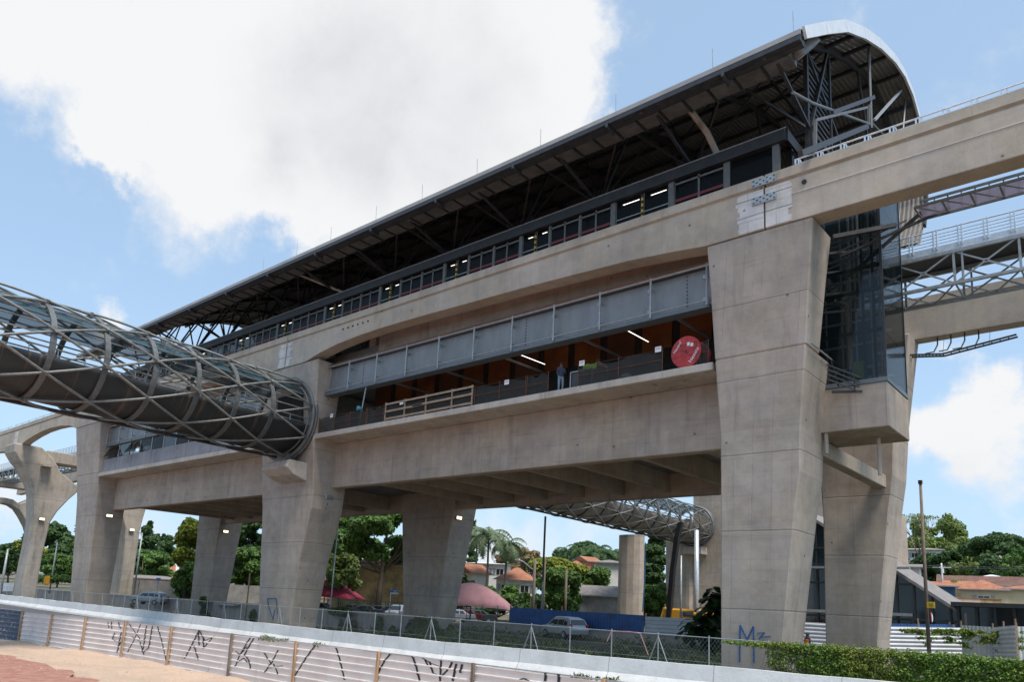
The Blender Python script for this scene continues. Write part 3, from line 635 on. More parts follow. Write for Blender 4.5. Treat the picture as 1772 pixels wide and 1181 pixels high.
# repeating module of about 6.25 m: pair with red rail, pair with lamps and a striped post
xx = -14.6; k = 0
while xx > -86:
    if k == 0: seg = [('red', 1.35), ('red', 1.35), ('P', .3), ('lamp', 1.5), ('Y', .1), ('lamp', 1.6), ('P', .3)]
    else: seg = [('red', 1.0), ('red', 1.0), ('S', .12), ('red', 1.0), ('red', 1.0), ('S', .12), ('lamp', .95), ('Y', .1), ('lamp', .95), ('P', .24)]
    for typ, w in seg:
        x1, x0 = xx, xx-w
        if typ == 'P': MB().box(x0, x1, YS-.08, YS+.1, 19.6, 21.55).build('screen_post', 'screen', ST)
        elif typ == 'S': MB().box(x0, x1, YS-.06, YS+.06, 19.6, 21.55).build('screen_mullion', 'screen', ST)
        elif typ == 'Y':
            m = MB(); m2 = MB()
            for q in range(9): (m if q % 2 else m2).box(x0, x1, YS-.09, YS-.02, 19.9+q*.17, 19.9+q*.17+.168)
            a = m.build('striped_post', 'yellow', ST); m2.each('black_stripe', 'black', a)
        else:
            MB().box(x0+.05, x1-.05, YS+.0, YS+.02, 19.9, 21.5).build('screen_glass', 'glass', ST)
            fm = MB(); fm.box(x0, x0+.05, YS-.03, YS+.05, 19.7, 21.5); fm.box(x1-.05, x1, YS-.03, YS+.05, 19.7, 21.5)
            if typ == 'red': fm.box(x0, x1, YS-.03, YS+.05, 21.3, 21.4)
            fm.each('screen_frame', 'screen', ST)
            if typ == 'red': MB().box(x0+.05, x1-.05, YS-.04, YS-.005, 20.35, 20.5).build('red_rail', 'redrail', ST)
            else:
                MB().box(x0+.05, x1-.05, YS-.04, YS-.005, 20.42, 20.47).build('grey_rail', 'alu', ST)
                if k < 9: MB().box(x0+.45, x1-.15, YS-.05, YS-.02, 21.22, 21.25).build('tube_light', 'tubelamp', ST)
        xx -= w
    k += 1
# interior of the platform level: dark back wall, columns
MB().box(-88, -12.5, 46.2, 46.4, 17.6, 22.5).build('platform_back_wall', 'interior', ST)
# roof
RP = [(28.0, 24.05), (30.8, 26.2), (33.8, 28.4), (37, 30.2), (40.1, 31.6), (43.3, 32.7), (45.6, 33.1), (47.6, 32.9), (49.2, 32.0), (50.2, 30.4), (50.45, 28.6), (49.9, 26.4), (48.9, 24.3), (47.6, 22.6)]
RXR, RXL = -9.55, -87
roof = MB(); n = round((RXR-RXL)/.26); CW = (RXR-RXL)/n
rows = []
# corrugations run up the slope
def roofrow(off, amp):
    rws = []
    for j, (y, z) in enumerate(RP):
        y0, z0 = RP[max(0, j-1)]; y1, z1 = RP[min(len(RP)-1, j+1)]; dy, dz = y1-y0, z1-z0; l = math.hypot(dy, dz); nx, nz = -dz/l, dy/l
        row = []
        x = RXL
        for i in range(n):
            for fx, h in ((0, 0), (.35, 0), (.5, 1), (.85, 1))+(((1, 0),) if i == n-1 else ()):
                row.append((RXL+(i+fx)*CW, y+nx*(off+h*amp), z+nz*(off+h*amp)))
        rws.append(row)
    return rws
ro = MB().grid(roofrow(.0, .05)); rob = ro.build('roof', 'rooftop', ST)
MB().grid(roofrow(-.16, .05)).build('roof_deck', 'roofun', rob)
# gutter and eave
MB().box(RXL, RXR-.05, 27.85, 28.12, 23.55, 23.92).build('gutter', 'dsteel', rob)
MB().box(RXL, RXR-.05, 28.13, 28.4, 23.5, 23.8).build('eave_beam', 'dsteel', rob)
MB().box(RXL, RXR-.02, 27.84, 27.9, 23.80, 24.03).build('eave_trim', 'rooftop', rob)
gb = MB()
for i in range(13): x = -13-6.1*i; gb.bar((x, 27.8, 23.5), (x, 28.5, 23.4), .12, .3); 
gb.each('gutter_bracket', 'dsteel', rob)
# white fascia following the gable
fr = []
for j, (y, z) in enumerate(RP):
    y0, z0 = RP[max(0, j-1)]; y1, z1 = RP[min(len(RP)-1, j+1)]; dy, dz = y1-y0, z1-z0; l = math.hypot(dy, dz); nx, nz = -dz/l, dy/l
    th = float(np.interp(j, [0, 3, 6, 10, 13], [.50, .62, .5, .35, .3])); fr.append((y, z, nx, nz, th))
for j in range(len(fr)-1):
    if j > 11: break
    a, c = fr[j], fr[j+1]; m = MB(); g_ = .006
    def ring4(q, s=0): y, z, nx, nz, th = q; return [(RXR, y+nx*.12, z+nz*.12), (RXR+.12, y+nx*.12, z+nz*.12), (RXR+.12, y-nx*(th-.12), z-nz*(th-.12)), (RXR, y-nx*(th-.12), z-nz*(th-.12))]
    A = [Vector(v) for v in ring4(a)]; B = [Vector(v) for v in ring4(c)]
    A2 = [v.lerp(w, .006) for v, w in zip(A, B)]; B2 = [w.lerp(v, .006) for v, w in zip(A, B)]
    m.loft([A2, B2]); m.build('fascia_panel', 'fascia' if j < 9 else 'dsteel', rob)
def roofz(y):
    q = [(a, b_) for a, b_ in RP if a <= 49.3][:9]; return float(np.interp(y, [a for a, b_ in q], [b_ for a, b_ in q]))
# rafters / trusses
for k in range(13):
    x = -11.2-6.1*k; m = MB(); P = [(x, y, z-.42) for y, z in RP[:13]]
    for a, c in zip(P, P[1:]): m.bar(a, c, .16, .34)
    hd = (x, 33.6, 23.2)
    m.bar(hd, (x, 29.2, roofz(29.2)-.55), .14); m.bar(hd, (x, 36.5, roofz(36.5)-.6), .14); m.bar((x, 33.6, 17.6), hd, .3)
    m.bar((x, 45.6, 17.6), (x, 45.6, 23.2), .3); m.bar((x, 45.6, 23.2), (x, 42, roofz(42)-.6), .14); m.bar((x, 45.6, 23.2), (x, 48.8, roofz(48.8)-.8), .14); m.bar(hd, (x, 45.6, 23.2), .22)
    m.build('roof_truss', 'dsteel', rob)
    if k < 12:
        m = MB(); x2 = x-6.1
        m.bar((x, 33.6, 23.2), (x-3.05, 31.0, roofz(31.0)-.5), .11); m.bar((x2, 33.6, 23.2), (x-3.05, 31.0, roofz(31.0)-.5), .11)
        m.bar((x, 33.6, 23.2), (x-3.05, 36, roofz(36)-.5), .11); m.bar((x2, 33.6, 23.2), (x-3.05, 36, roofz(36)-.5), .11)
        m.bar((x, 29.2, roofz(29.2)-.5), (x2, 36, roofz(36)-.5), .09); m.bar((x, 36, roofz(36)-.5), (x2, 29.2, roofz(29.2)-.5), .09)
        m.bar((x, 36, roofz(36)-.5), (x2, 43, roofz(43)-.5), .09)
        m.build('roof_bracing', 'dsteel', rob)
m = MB()
for y in (29.2, 31.0, 33.2, 36, 39, 42, 45, 48): m.bar((RXL, y, roofz(y)-.36), (RXR-.1, y, roofz(y)-.36), .14, .2)
m.bar((RXL, 33.6, 23.2), (-11, 33.6, 23.2), .2, .25); m.each('purlin', 'dsteel', rob)
# gable end steel: posts and braces that stand free of the end wall
GX = -9.95
gp = lambda x, y: tuple(atX(x, y, GX))
m = MB(); m.tube([gp(1503, 78), gp(1508, 222)], .08, 8); m.tube([gp(1568, 158), gp(1563, 225)], .06, 8); m.tube([gp(1372, 160), gp(1405, 178), gp(1505, 215)], .065, 8); m.tube([gp(1508, 212), gp(1545, 250)], .05, 8)
m.each('gable_post', 'rib', rob)
m = MB(); m.bar(gp(1513, 208), gp(1565, 150), .13); m.build('gable_brace', 'steel', rob)
m = MB(); m.bar(gp(1500, 219), gp(1385, 266), .2, .25); m.bar(gp(1440, 195), gp(1512, 168), .14, .2); m.each('gable_beam', 'dsteel', rob)
m = MB()
for a, c in (((1411, 208), (1411, 262)), ((1411, 208), (1500, 186)), ((1503, 182), (1503, 214))): m.bar(gp(*a), gp(*c), .12)
m.each('lobby_window_frame', 'screen', rob)
m = MB(); m.bar((-11.3, 33.5, 22.1), (-11.3, 33.5, 27.6), .2)
for k in range(16): m.box(-11.4, -11.3, 33.6, 36.9, 22.2+k*.36, 22.32+k*.36)
m.bar((-11.3, 37, 22.1), (-11.3, 37, 29.3), .16); m.bar((-11.3, 33.6, 27.6), (-11.3, 42.5, 23), .16); m.build('end_louvre', 'dsteel', rob)
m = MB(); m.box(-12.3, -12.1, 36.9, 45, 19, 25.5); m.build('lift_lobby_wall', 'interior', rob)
m = MB()
for (y0, y1, z0, z1) in ((38, 41.8, 22.2, 25.3),): m.box(-12.05, -11.95, y0, y0+.16, z0, z1); m.box(-12.05, -11.95, y1-.16, y1, z0, z1); m.box(-12.05, -11.95, y0+.161, y1-.161, z1-.16, z1)
m.each('lobby_frame', 'alu', rob)
# boxes of the cable duct below the eave
pd_ = atY(1322, 138, 30.2); zt = pd_.z
x = -10.6; k = 0; ribs = MB()
while x > -86:
    w = 1.18; MB().box(x-w, x, 29.35, 30.3, zt+.02, zt+.5).build('duct_section', 'duct', rob) if k < 60 else None
    ribs.box(x-w-.11, x-w-.01, 29.3, 30.35, zt-.05, zt+.56); x -= w+.12; k += 1
ribs.each('duct_hanger', 'dsteel', rob)
m = MB(); m.bar((-10.4, 29.9, zt+.3), (-9.9, 30.6, zt+1.2), .5, .35); m.build('duct_end', 'steel', rob)
# antennas = lightning rods on the eave
for k, px in enumerate([(735, 342), (940, 245), (830, 298), (655, 380), (577, 412), (518, 440), (1070, 185), (1237, 110), (1376, 42), (460, 465)]):
    p = atY(px[0], px[1], 28.6); t = MB().tube([(p.x, 28.4, roofz(28.4)), (p.x, 28.35, roofz(28.4)+1.1)], .015, 5)
    t.build('lightning_rod', 'steel', rob)
# inclined pale pipe under the roof
MB().tube([(-16.5, 31.0, 25.4), (-15.9, 32.2, 24.2), (-15.4, 33.2, 22.4)], .16, 8).build('downpipe', 'ledge', rob)
MB().tube([(-51, 31.0, 25.2), (-45.6, 33.2, 22.6)], .1, 6).build('downpipe', 'ledge', rob)

# ------------------------------------------------------------------ guideway beams
def beam(label, X, bot, y0, y1, ztop, joint=None):
    """X list and matching bottom heights"""
    t = thing('guideway_beam', label, 'beam', (X[0], (y0+y1)/2, bot[0]), 'concrete guideway beams')
    m = MB(); g = .10
    rows = []
    for x, zb in zip(X, bot):
        rows.append([(x, y0, zb), (x, y0, ztop-.62), (x, y0+g, ztop-.58), (x, y0+g, ztop-.50), (x, y0-.03, ztop-.44), (x, y0-.03, ztop), (x, y1+.03, ztop), (x, y1+.03, ztop-.44), (x, y1-g, ztop-.50), (x, y1-g, ztop-.58), (x, y1, ztop-.62), (x, y1, zb)])
    m.loft(rows); m.build('beam_body', 'beam', t); return t
archX = [-49.3, -47, -46.4, -45.0, -43, -40.5, -38, -34, -30, -26, -23, -19, -16.5, -14.9, -12.09]
archZ = [16.72, 16.72, 16.78, 17.1, 17.36, 17.52, 17.58, 17.54, 17.45, 17.38, 17.28, 17.12, 16.9, 16.72, 16.72]
b1 = beam('arched concrete guideway beam along the front of the glazing, from near pillar to footbridge pillar', archX, archZ, 30, 30.96, 19.29)
b0 = beam('straight concrete guideway beam running out of the frame at upper right, in front', [-12.01, -10, 0, 14], [16.72, 16.70, 16.70, 16.7], 30, 30.96, 19.29)
# tapered ends: haunch shapes
ax = [-49.4-1.1*i for i in range(36)]
b2 = beam('concrete guideway beam mostly hidden behind the tubular footbridge', [-87, -84, -82, -78, -74, -66, -58, -54, -52, -49.4], [16.72, 16.72, 17.0, 17.3, 17.45, 17.5, 17.4, 17.1, 16.72, 16.72], 30, 30.96, 19.29)
b3 = beam('arched concrete guideway beam left of the station, on the flared column', [-112.5, -109.5, -107, -104, -101, -98, -95, -92, -90.4, -87.1], [16.2, 16.2, 16.9, 17.35, 17.6, 17.65, 17.55, 17.2, 16.72, 16.72], 30, 30.96, 19.29)
b4 = beam('far concrete guideway beam leaving the frame at the left edge', [-170, -150, -130, -118, -112.6], [16.8, 17.6, 17.5, 16.6, 16.2], 30, 30.96, 19.29)
bb0 = beam('rear concrete guideway beam at right, under the steel walkway', [-12.0, -8, 14], [16.7, 16.7, 16.7], 47.84, 48.8, 19.29)
bb1 = beam('rear concrete guideway beam hidden behind the station platform', [-87, -60, -12.1], [16.72, 17.4, 16.72], 47.84, 48.8, 19.29)
bb2 = beam('rear concrete guideway beam seen through the flared column at left', [-170, -140, -112, -100, -87.1], [16.2, 17, 16.2, 17.3, 16.2], 47.84, 48.8, 19.29)
# joint: mortar patches and perforated plates
def patch(x0, x1, tgt, ragL, ragR):
    z = 16.76; 
    while z < 18.6:
        h = min(random.uniform(.12, .34), 18.64-z); a = x0-(random.random()*.28 if ragL else 0); c = x1+(random.random()*.28 if ragR else 0)
        MB().box(a, c, 29.97+random.uniform(0, .012), 29.999, z, z+h-.004).build('mortar_patch', 'mortar', tgt); z += h
patch(-13.2, -12.09, b1, True, False)
patch(-12.01, -11.05, b0, False, True)
m = MB(); m.box(-13.0, -10.9, 29.93, 29.968, 18.88, 19.1); 
for (x0, x1, b_) in ((-50.1, -49.43, b2), (-49.27, -48.8, b1)): patch(x0, x1, b_, x0 < -49.4, x0 > -49.4)
MB().box(-111, -110, 29.97, 29.999, 16.3, 18.6).build('mortar_patch', 'mortar', b3)
for z0 in (18.80, 17.95):
    m = MB(); m.box(-12.6, -11.5, 29.90, 29.96, z0, z0+.36); pl = m.build('joint_plate', 'steel', b0)
    h = MB()
    for i in range(7):
        for j in range(3): 
            if (i+j) % 2 == 0: h.box(-12.55+i*.155, -12.47+i*.155, 29.89, 29.899, z0+.05+j*.11, z0+.10+j*.11)
    h.build('plate_slots', 'black', pl)
m = MB(); m.tube([(-10.3, 29.99, 18.35), (-10.3, 29.96, 18.35)], .11, 14); m.build('drain_hole', 'black', b0)
h = MB()
for i in range(6): h.tube([(-42.4+i*.55, 29.995, 18.35), (-42.4+i*.55, 29.96, 18.35)], .07, 8)
h.each('vent_hole', 'black', b1)
MB().bar((-10.9, 29.985, 17.98), (14, 29.985, 17.98), .02, .03).build('seam_line', 'mortar', b0)
# hand rail on top of the front beam
def beamrail(t, x0, x1, y, z, step):
    m = MB(); m.tube([(x0, y, z+.32), (x1, y, z+.32)], .035, 6); m.tube([(x0, y+.05, z+.12), (x1, y+.05, z+.12)], .03, 6)
    x = x0; 
    while x < x1: m.bar((x, y, z), (x, y, z+.34), .06); m.bar((x+.14, y, z), (x+.14, y, z+.3), .06); m.bar((x+.28, y, z), (x+.2, y, z+.26), .05); x += step
    m.build('cable_rail', 'galv', t)
beamrail(b0, -10.7, 13.5, 30.12, 19.29, .95); beamrail(b3, -112, -88, 30.12, 19.29, 2.5); beamrail(b4, -169, -113, 30.12, 19.29, 3)
# cable tray hanging under the rear beam
ct = thing('cable_tray', 'black ladder cable tray hanging under the rear guideway beam at right', 'cable tray', (-9, 47, 15.9))
m = MB()
pts = [(-13, 47.0, 15.3), (-10.2, 47.0, 15.5), (-8.6, 47.1, 15.3), (-5.0, 47.1, 15.75)]
for dy in (0, .45):
    for a, c in zip(pts, pts[1:]): m.bar((a[0], a[1]+dy, a[2]), (c[0], c[1]+dy, c[2]), .05, .1)
for a, c in zip(pts, pts[1:]):
    for k in range(9): q = Vector(a).lerp(Vector(c), k/9); m.bar(q, (q.x, q.y+.45, q.z), .04)
m.build('ladder', 'dsteel', ct)
m = MB()
for i, x in enumerate((-9.0, -8.3, -7.6, -6.9)): m.tube([(x, 48.1, 16.7), (x, 48.0, 16.2), (x-.15, 47.7, 15.7), (x-.5, 47.3, 15.55)], .04, 6)
for x in (-8.6, -6.3): m.tube([(x, 47.2, 15.4), (x, 47.9, 16.7)], .012, 4)
m.build('cables', 'black', ct)

# ------------------------------------------------------------------ flared guideway columns at left
def tulip(xc, label):
    t = thing('guideway_column', label, 'column', (xc, 39.4, GZ), 'flared concrete guideway columns')
    x0, x1 = xc-1.6, xc+1.6
    P = [(-4, 32.6, 34.4), (2.7, 32.8, 34.4), (4.7, 32.85, 34.5), (7.35, 32.8, 34.7), (8.8, 32.65, 35.3), (10.5, 32.4, 36.4), (11.5, 32.1, 37.2), (12.3, 31.7, 37.3), (13.0, 31.2, 36.2), (13.9, 30.7, 34.8), (14.6, 30.0, 34.4), (15.6, 29.3, 33.6), (16.68, 29.2, 32.2)]
    wd = lambda z: .35*sst(10, 16, z)
    for k, mir in enumerate((0, 1)):
        f = (lambda y: 78.8-y) if mir else (lambda y: y)
        MB().loft([[(x0-wd(z), f(a), z), (x1+wd(z), f(a), z), (x1+wd(z), f(b_), z), (x0-wd(z), f(b_), z)] for z, a, b_ in P]).build('leg', 'oldpier', t, bevel=.12)
    AR = [(37.15, 11.5, 12.35), (38.2, 12.1, 13.0), (39.4, 12.3, 13.15), (40.6, 12.1, 13.0), (41.65, 11.5, 12.35)]
    MB().loft([[(x0+.1, y, a), (x1-.1, y, a), (x1-.1, y, b_), (x0+.1, y, b_)] for y, a, b_ in AR]).build('arch', 'oldpier', t)
    MB().box(x0+.3, x1-.3, 33.2, 45.6, 15.0, 16.5).build('tie_beam', 'oldpier', t, bevel=.08)
    MB().box(x1+.3, x1+1.3, 32.4, 33.6, 14.2, 14.45).build('bracket_ledge', 'oldpier', t)
    return t
tulip(-109.6, 'flared concrete guideway column with curved arms left of the station')
tulip(-147, 'farther flared concrete guideway column whose arm enters at the left edge')
tulip(-186, 'farthest flared concrete guideway column hidden behind the left edge')

# ------------------------------------------------------------------ steel walkway between the beams
def walkway(label, x0, x1, y0=38.3, y1=40.5, zd=17.65, zl=15.8):
    t = thing('steel_walkway', label, 'walkway', ((x0+x1)/2, 39.4, zl), 'steel truss walkways between the guideway beams')
    MB().box(x0, x1, y0, y1, zd-.12, zd).build('deck', 'dsteel', t)
    m = MB(); m.box(x0, x1, y0-.06, y0-.002, zd-.2, zd+.16); m.box(x0, x1, y1+.002, y1+.06, zd-.2, zd+.16); m.build('toe_board', 'galv', t)
    m = MB()
    for y in (y0-.04, y1+.04):
        for z in (.30, .46, .62, .78): m.tube([(x0, y, zd+z), (x1, y, zd+z)], .022, 5)
        m.tube([(x0, y, zd+1.0), (x1, y, zd+1.0)], .035, 6)
        x = x0+.2
        while x < x1: m.box(x-.03, x+.03, y-.06, y-.01, zd, zd+1.02); m.box(x+.12, x+.18, y-.06, y-.01, zd, zd+1.02); x += 1.05
    m.build('hand_rail', 'galv', t)
    m = MB()
    for y in (y0, y1):
        m.bar((x0, y, zd-.25), (x1, y, zd-.25), .14, .16); m.bar((x0, y, zl), (x1, y, zl), .16, .14)
        x = x0; k = 0
        while x < x1-1:
            m.bar((x, y, zl), (x, y, zd-.25), .1); m.bar((x+.35, y, zl), (x+.35, y, zd-.25), .08) if k % 2 == 0 else None
            xe = min(x+2.6, x1); m.bar((x, y, zl), (xe, y, zd-.25), .07); m.bar((x, y, zd-.25), (xe, y, zl), .07)
            c = ((x+xe)/2, y, (zl+zd-.25)/2); m.box(c[0]-.14, c[0]+.14, y-.03, y+.03, c[2]-.1, c[2]+.1); x += 2.6; k += 1
    x = x0
    while x < x1: m.bar((x, y0, zl), (min(x+1.3, x1), y1, zl), .06); m.bar((min(x+1.3, x1), y1, zl), (min(x+2.6, x1), y0, zl), .06); m.bar((x, y0, zl), (x, y1, zl), .07); x += 2.6
    m.build('truss', 'steel', t); return t
walkway('steel truss walkway with bright handrails between the guideway beams at right', -11.5, 12)
walkway('steel truss walkway between the guideway beams at far left', -168, -92)
# side walkway with perforated sheets behind the front beam
sw = thing('side_gantry', 'narrow steel gantry with purple-grey perforated sheets under the front guideway beam', 'gantry', (-4, 32.5, 16.9))
m = MB(); 
for (y, z) in ((32.2, 16.95), (33.6, 17.05), (33.6, 17.9), (32.2, 17.9)): m.bar((-6.6, y, z), (13, y, z), .08, .1)
x = -6.6
while x < 13: m.bar((x, 32.2, 16.95), (x, 33.6, 17.05), .06); m.bar((x, 33.6, 17.05), (x, 33.6, 17.9), .05); m.bar((x, 32.2, 16.95), (x+1.0, 33.6, 17.05), .04); m.bar((x+.5, 33.6, 17.05), (x+.5, 33.6, 17.9), .04); x += 1.0
m.build('frame', 'rib', sw); MB().box(-6.5, 13, 33.62, 33.64, 17.1, 17.6).build('perforated_sheet', 'mesh', sw)
MB().box(-6.5, 13, 32.4, 33.4, 17.0, 17.02).build('perforated_sheet', 'mesh', sw)
# tangle of steel at the head of the pillar, seen below the beam
m = MB(); m.bar((-9.8, 32.0, 16.5), (-7.6, 33.4, 17.0), .18); m.bar((-9.8, 33, 16.0), (-5.5, 33.5, 17.2), .1); m.bar((-9.8, 34, 15.4), (-6.5, 33.5, 17.4), .12); m.bar((-9.9, 32.4, 15.9), (-7.2, 33.6, 17.2), .05)
m.each('brace', 'dsteel', sw)

# ------------------------------------------------------------------ glass lift shaft
el = thing('lift_shaft', 'glazed lift shaft on a projecting concrete box beside the nearest pillar', 'lift shaft', (-10, 35.2, 8.1))
EX0, EX1, EY0, EY1 = -12.6, -8.25, 33.5, 36.9
MB().box(EX0, EX1, EY0, EY1, 8.1, 10.08).build('concrete_box', 'girder', el, bevel=.04)
MB().box(EX0, EX1+.03, EY0-.03, EY1+.03, 10.085, 10.28).build('base_frame', 'flange', el)
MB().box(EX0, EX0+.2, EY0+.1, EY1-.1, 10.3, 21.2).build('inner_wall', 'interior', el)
gl = MB(); gl.box(EX0+.3, EX1-.01, EY0+.01, EY0+.04, 10.3, 21.2); gl.build('front_glass', 'shaftglass', el)
gl = MB(); gl.box(EX1-.04, EX1-.01, EY0+.05, EY1-.05, 10.3, 21.2); gl.build('side_glass', 'shaftglass', el)
gl = MB(); gl.box(EX0+.3, EX1-.05, EY1-.04, EY1-.01, 10.3, 21.2); gl.build('rear_glass', 'shaftglass', el)
m = MB()
for (x, y) in ((EX1, EY0), (EX1, EY1)): m.box(x-.09, x+.012, y-.02 if y == EY0 else y-.05, y+.05 if y == EY0 else y+.02, 10.3, 21.2)
m.each('corner_post', 'blackm', el)
m = MB()
for z in (12.4, 14.3, 15.4, 18.5, 21): m.box(EX0+.3, EX1-.1, EY0+.06, EY0+.14, z, z+.16); m.box(EX1-.14, EX1-.06, EY0+.1, EY1-.1, z, z+.05)
for x in (-12.0, -11.2, -9.2, -8.75): m.box(x, x+.1, EY0+.15, EY0+.25, 10.3, 21.2)
m.each('mullion', 'blackm', el)
m = MB()
for x in (-11.6, -10.9, -10.2, -9.6, -8.95, -8.6): m.bar((x, 34.2, 10.3), (x, 34.2, 21.2), .06)
for y in (34.5, 36.0): m.bar((-9.9, y, 10.3), (-9.9, y, 21.2), .08)
for z in (11, 12.1, 13.2, 14.3, 15.2, 16.3, 17.3): m.box(-12, -8.5, 34.15, 34.22, z, z+.1); m.bar((-12, 34.7, z), (-8.6, 36.2, z+.1), .1); m.bar((-12, 36.2, z+.6), (-8.6, 34.7, z+.5), .06)
m.each('guide_rail', 'galv', el)
MB().box(-9.7, -9.2, 34.0, 34.05, 10.45, 11.3).build('notice', 'lime', el)
MB().box(-11.9, -9.3, 34.6, 36.3, 11.2, 13.6).build('lift_car', 'dsteel', el)
m = MB()
for k in range(4): m.bar((-10.4+.0*k, 32.5, 10.9-.22*k), (-9.3, 33.3, 10.35-.22*k), .05)
m.bar((-10.2, 32.5, 11.0), (-10.2, 33.4, 10.1), .05); m.bar((-9.5, 33.2, 10.5), (-9.5, 33.3, 9.7), .05); m.bar((-10.4, 33.1, 9.8), (-9.2, 33.3, 9.7), .1); m.build('access_ladder', 'dsteel', el)
# cross beam below the lift box, between the two near pillars
MB().box(-11.9, -11.3, 34.0, 44.8, 7.3, 8.05).build('support_beam', 'girder', el, bevel=.04)
MB().tube([(-9.2, 35.5, 8.1), (-9.2, 35.5, 6.4)], .09).build('drain_pipe', 'ledge', el)
# stair tower face beyond, dark
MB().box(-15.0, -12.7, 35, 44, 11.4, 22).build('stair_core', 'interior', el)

# ------------------------------------------------------------------ tubular footbridges
def tubebridge(label, c0, axis, Rr, rib0, ribstep, nrib, belly, first, gmat='tubeglass', a_belly=(195, 345), ph=0., flip=1):
    c0 = Vector(c0); ax = Vector(axis).normalized(); side = ax.cross(Vector((0, 0, 1))).normalized()
    if side.x < 0: side = -side
    up = side.cross(ax); up = up if up.z > 0 else -up
    P = lambda s, th, r: c0+ax*s+r*(math.cos(th)*side+math.sin(th)*up)
    t = thing('tubular_footbridge', label, 'footbridge', tuple(c0), None)
    S = [0.0]+[rib0+ribstep*k for k in range(nrib)]; Lg = S[-1]
    m = MB(); nn = 40
    for s in S:
        r = Rr-.14
        rings = []
        for k in range(nn+1):
            th = 2*math.pi*k/nn; rings.append([P(s-.15, th, r-.05), P(s+.15, th, r-.05), P(s+.15, th, r+.05), P(s-.15, th, r+.05)])
        if s > 0: m.loft(rings, caps=False)
    m.each('rib', 'rib', t)
    m = MB()
    for (rr, ds, w) in ((Rr+.02, 0, .16), (Rr+.16, -.18, .10), (Rr-.25, .2, .08)):
        m.tube([P(ds, 2*math.pi*k/48, rr) for k in range(49)], w, 8, caps=False)
    m.each('end_ring', 'rib', t, smooth=True)
    # diagonal lattice, nodes every rib, half step 22.5 deg
    m = MB(); st_ = R(22.5); sub = 6
    ns = len(S)
    for sgn in (1, -1):
        for j in range(8):
            pts = []
            for i in range((ns-1)*sub+1):
                k, fq = divmod(i, sub); s = S[k] if k == ns-1 else S[k]+(S[k+1]-S[k])*fq/sub
                th = ph+j*R(45)+sgn*st_*(i/sub); pts.append(P(s, th, Rr+.05*(1 if sgn > 0 else -1)))
            m.tube(pts, .075, 7)
    m.each('lattice_pipe', 'pipe', t, smooth=True)
    m = MB()
    for i, s in enumerate(S):
        for j in range(8):
            th = ph+j*R(45)+st_*(i % 2); p = P(s, th, Rr); q = P(s, th, Rr-.2); m.tube([q, P(s, th, Rr+.12)], .11, 7)
    q_ = MB(); q_.parts = m.parts[:100]; q_.each('node_clamp', 'pipe', t); q_ = MB()
    for v_, f_ in m.parts[100:]: q_.add(v_, f_)
    if q_.v: tag(q_.build('node_clamps', 'pipe', t), kind='stuff')
    # inner longitudinal rails carrying the glazing
    m = MB()
    for d in list(range(-6, 190, 14)): m.tube([P(0, R(d), Rr-.3), P(Lg, R(d), Rr-.3)], .05, 5)
    m.each('glazing_rail', 'pipe', t)
    m = MB(); arcs = [R(d) for d in range(35, 147, 8)]
    nS = 24
    m.grid([[P(Lg*i/nS, a, Rr-.38) for a in arcs] for i in range(nS+1)]); m.build('roof_glazing', gmat, t, smooth=True, solid=.02)
    m = MB(); arcs = [R(d) for d in range(a_belly[0], a_belly[1]+1, 6)]
    m.grid([[P(Lg*i/nS, a, Rr-.30) for a in arcs] for i in range(nS+1)]); m.build('belly', belly, t, smooth=True, solid=.04)
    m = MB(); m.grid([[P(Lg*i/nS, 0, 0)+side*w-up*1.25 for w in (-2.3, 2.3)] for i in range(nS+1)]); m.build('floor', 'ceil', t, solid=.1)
    m = MB()
    for k in range(int(Lg/1.45)):
        for sd_ in (-1, 1): a = P(k*1.45, 0, 0)+side*sd_*2.2-up*1.2; m.bar(a, a+up*1.1, .05)
    for sd_ in (-1, 1):
        for hh in (-.15, -.5): m.tube([P(0, 0, 0)+side*sd_*2.2+up*hh, P(Lg, 0, 0)+side*sd_*2.2+up*hh], .03, 5)
    m.build('inner_balustrade', 'steel', t)
    # stringer pipe under the belly
    m = MB(); m.tube([P(0.5, R(270), Rr+.02), P(Lg, R(270), Rr+.02)], .1, 7); m.tube([P(0.5, R(256), Rr-.02), P(Lg, R(256), Rr-.02)], .06, 6); m.each('bottom_stringer', 'dsteel', t)
    return t, P
tb, TP = tubebridge('large tubular footbridge of curved lattice pipes with a dark metal belly, meeting the front pillar', (-48.55, 30.0, 12.62), (.148, -.989, -.022), 2.95, 3.5, 2.9, 14, 'belly', True, ph=R(12))
# doorway recess behind the ring
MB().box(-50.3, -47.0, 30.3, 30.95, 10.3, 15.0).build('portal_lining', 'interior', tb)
tb2, TP2 = tubebridge('distant tubular footbridge with a brown fabric belly, behind the station', (-49.7, 97.0, 11.9), (0.02, -.9998, .012), 2.75, 3.5, 2.9, 16, 'belly2', False, ph=R(12), a_belly=(185, 355))

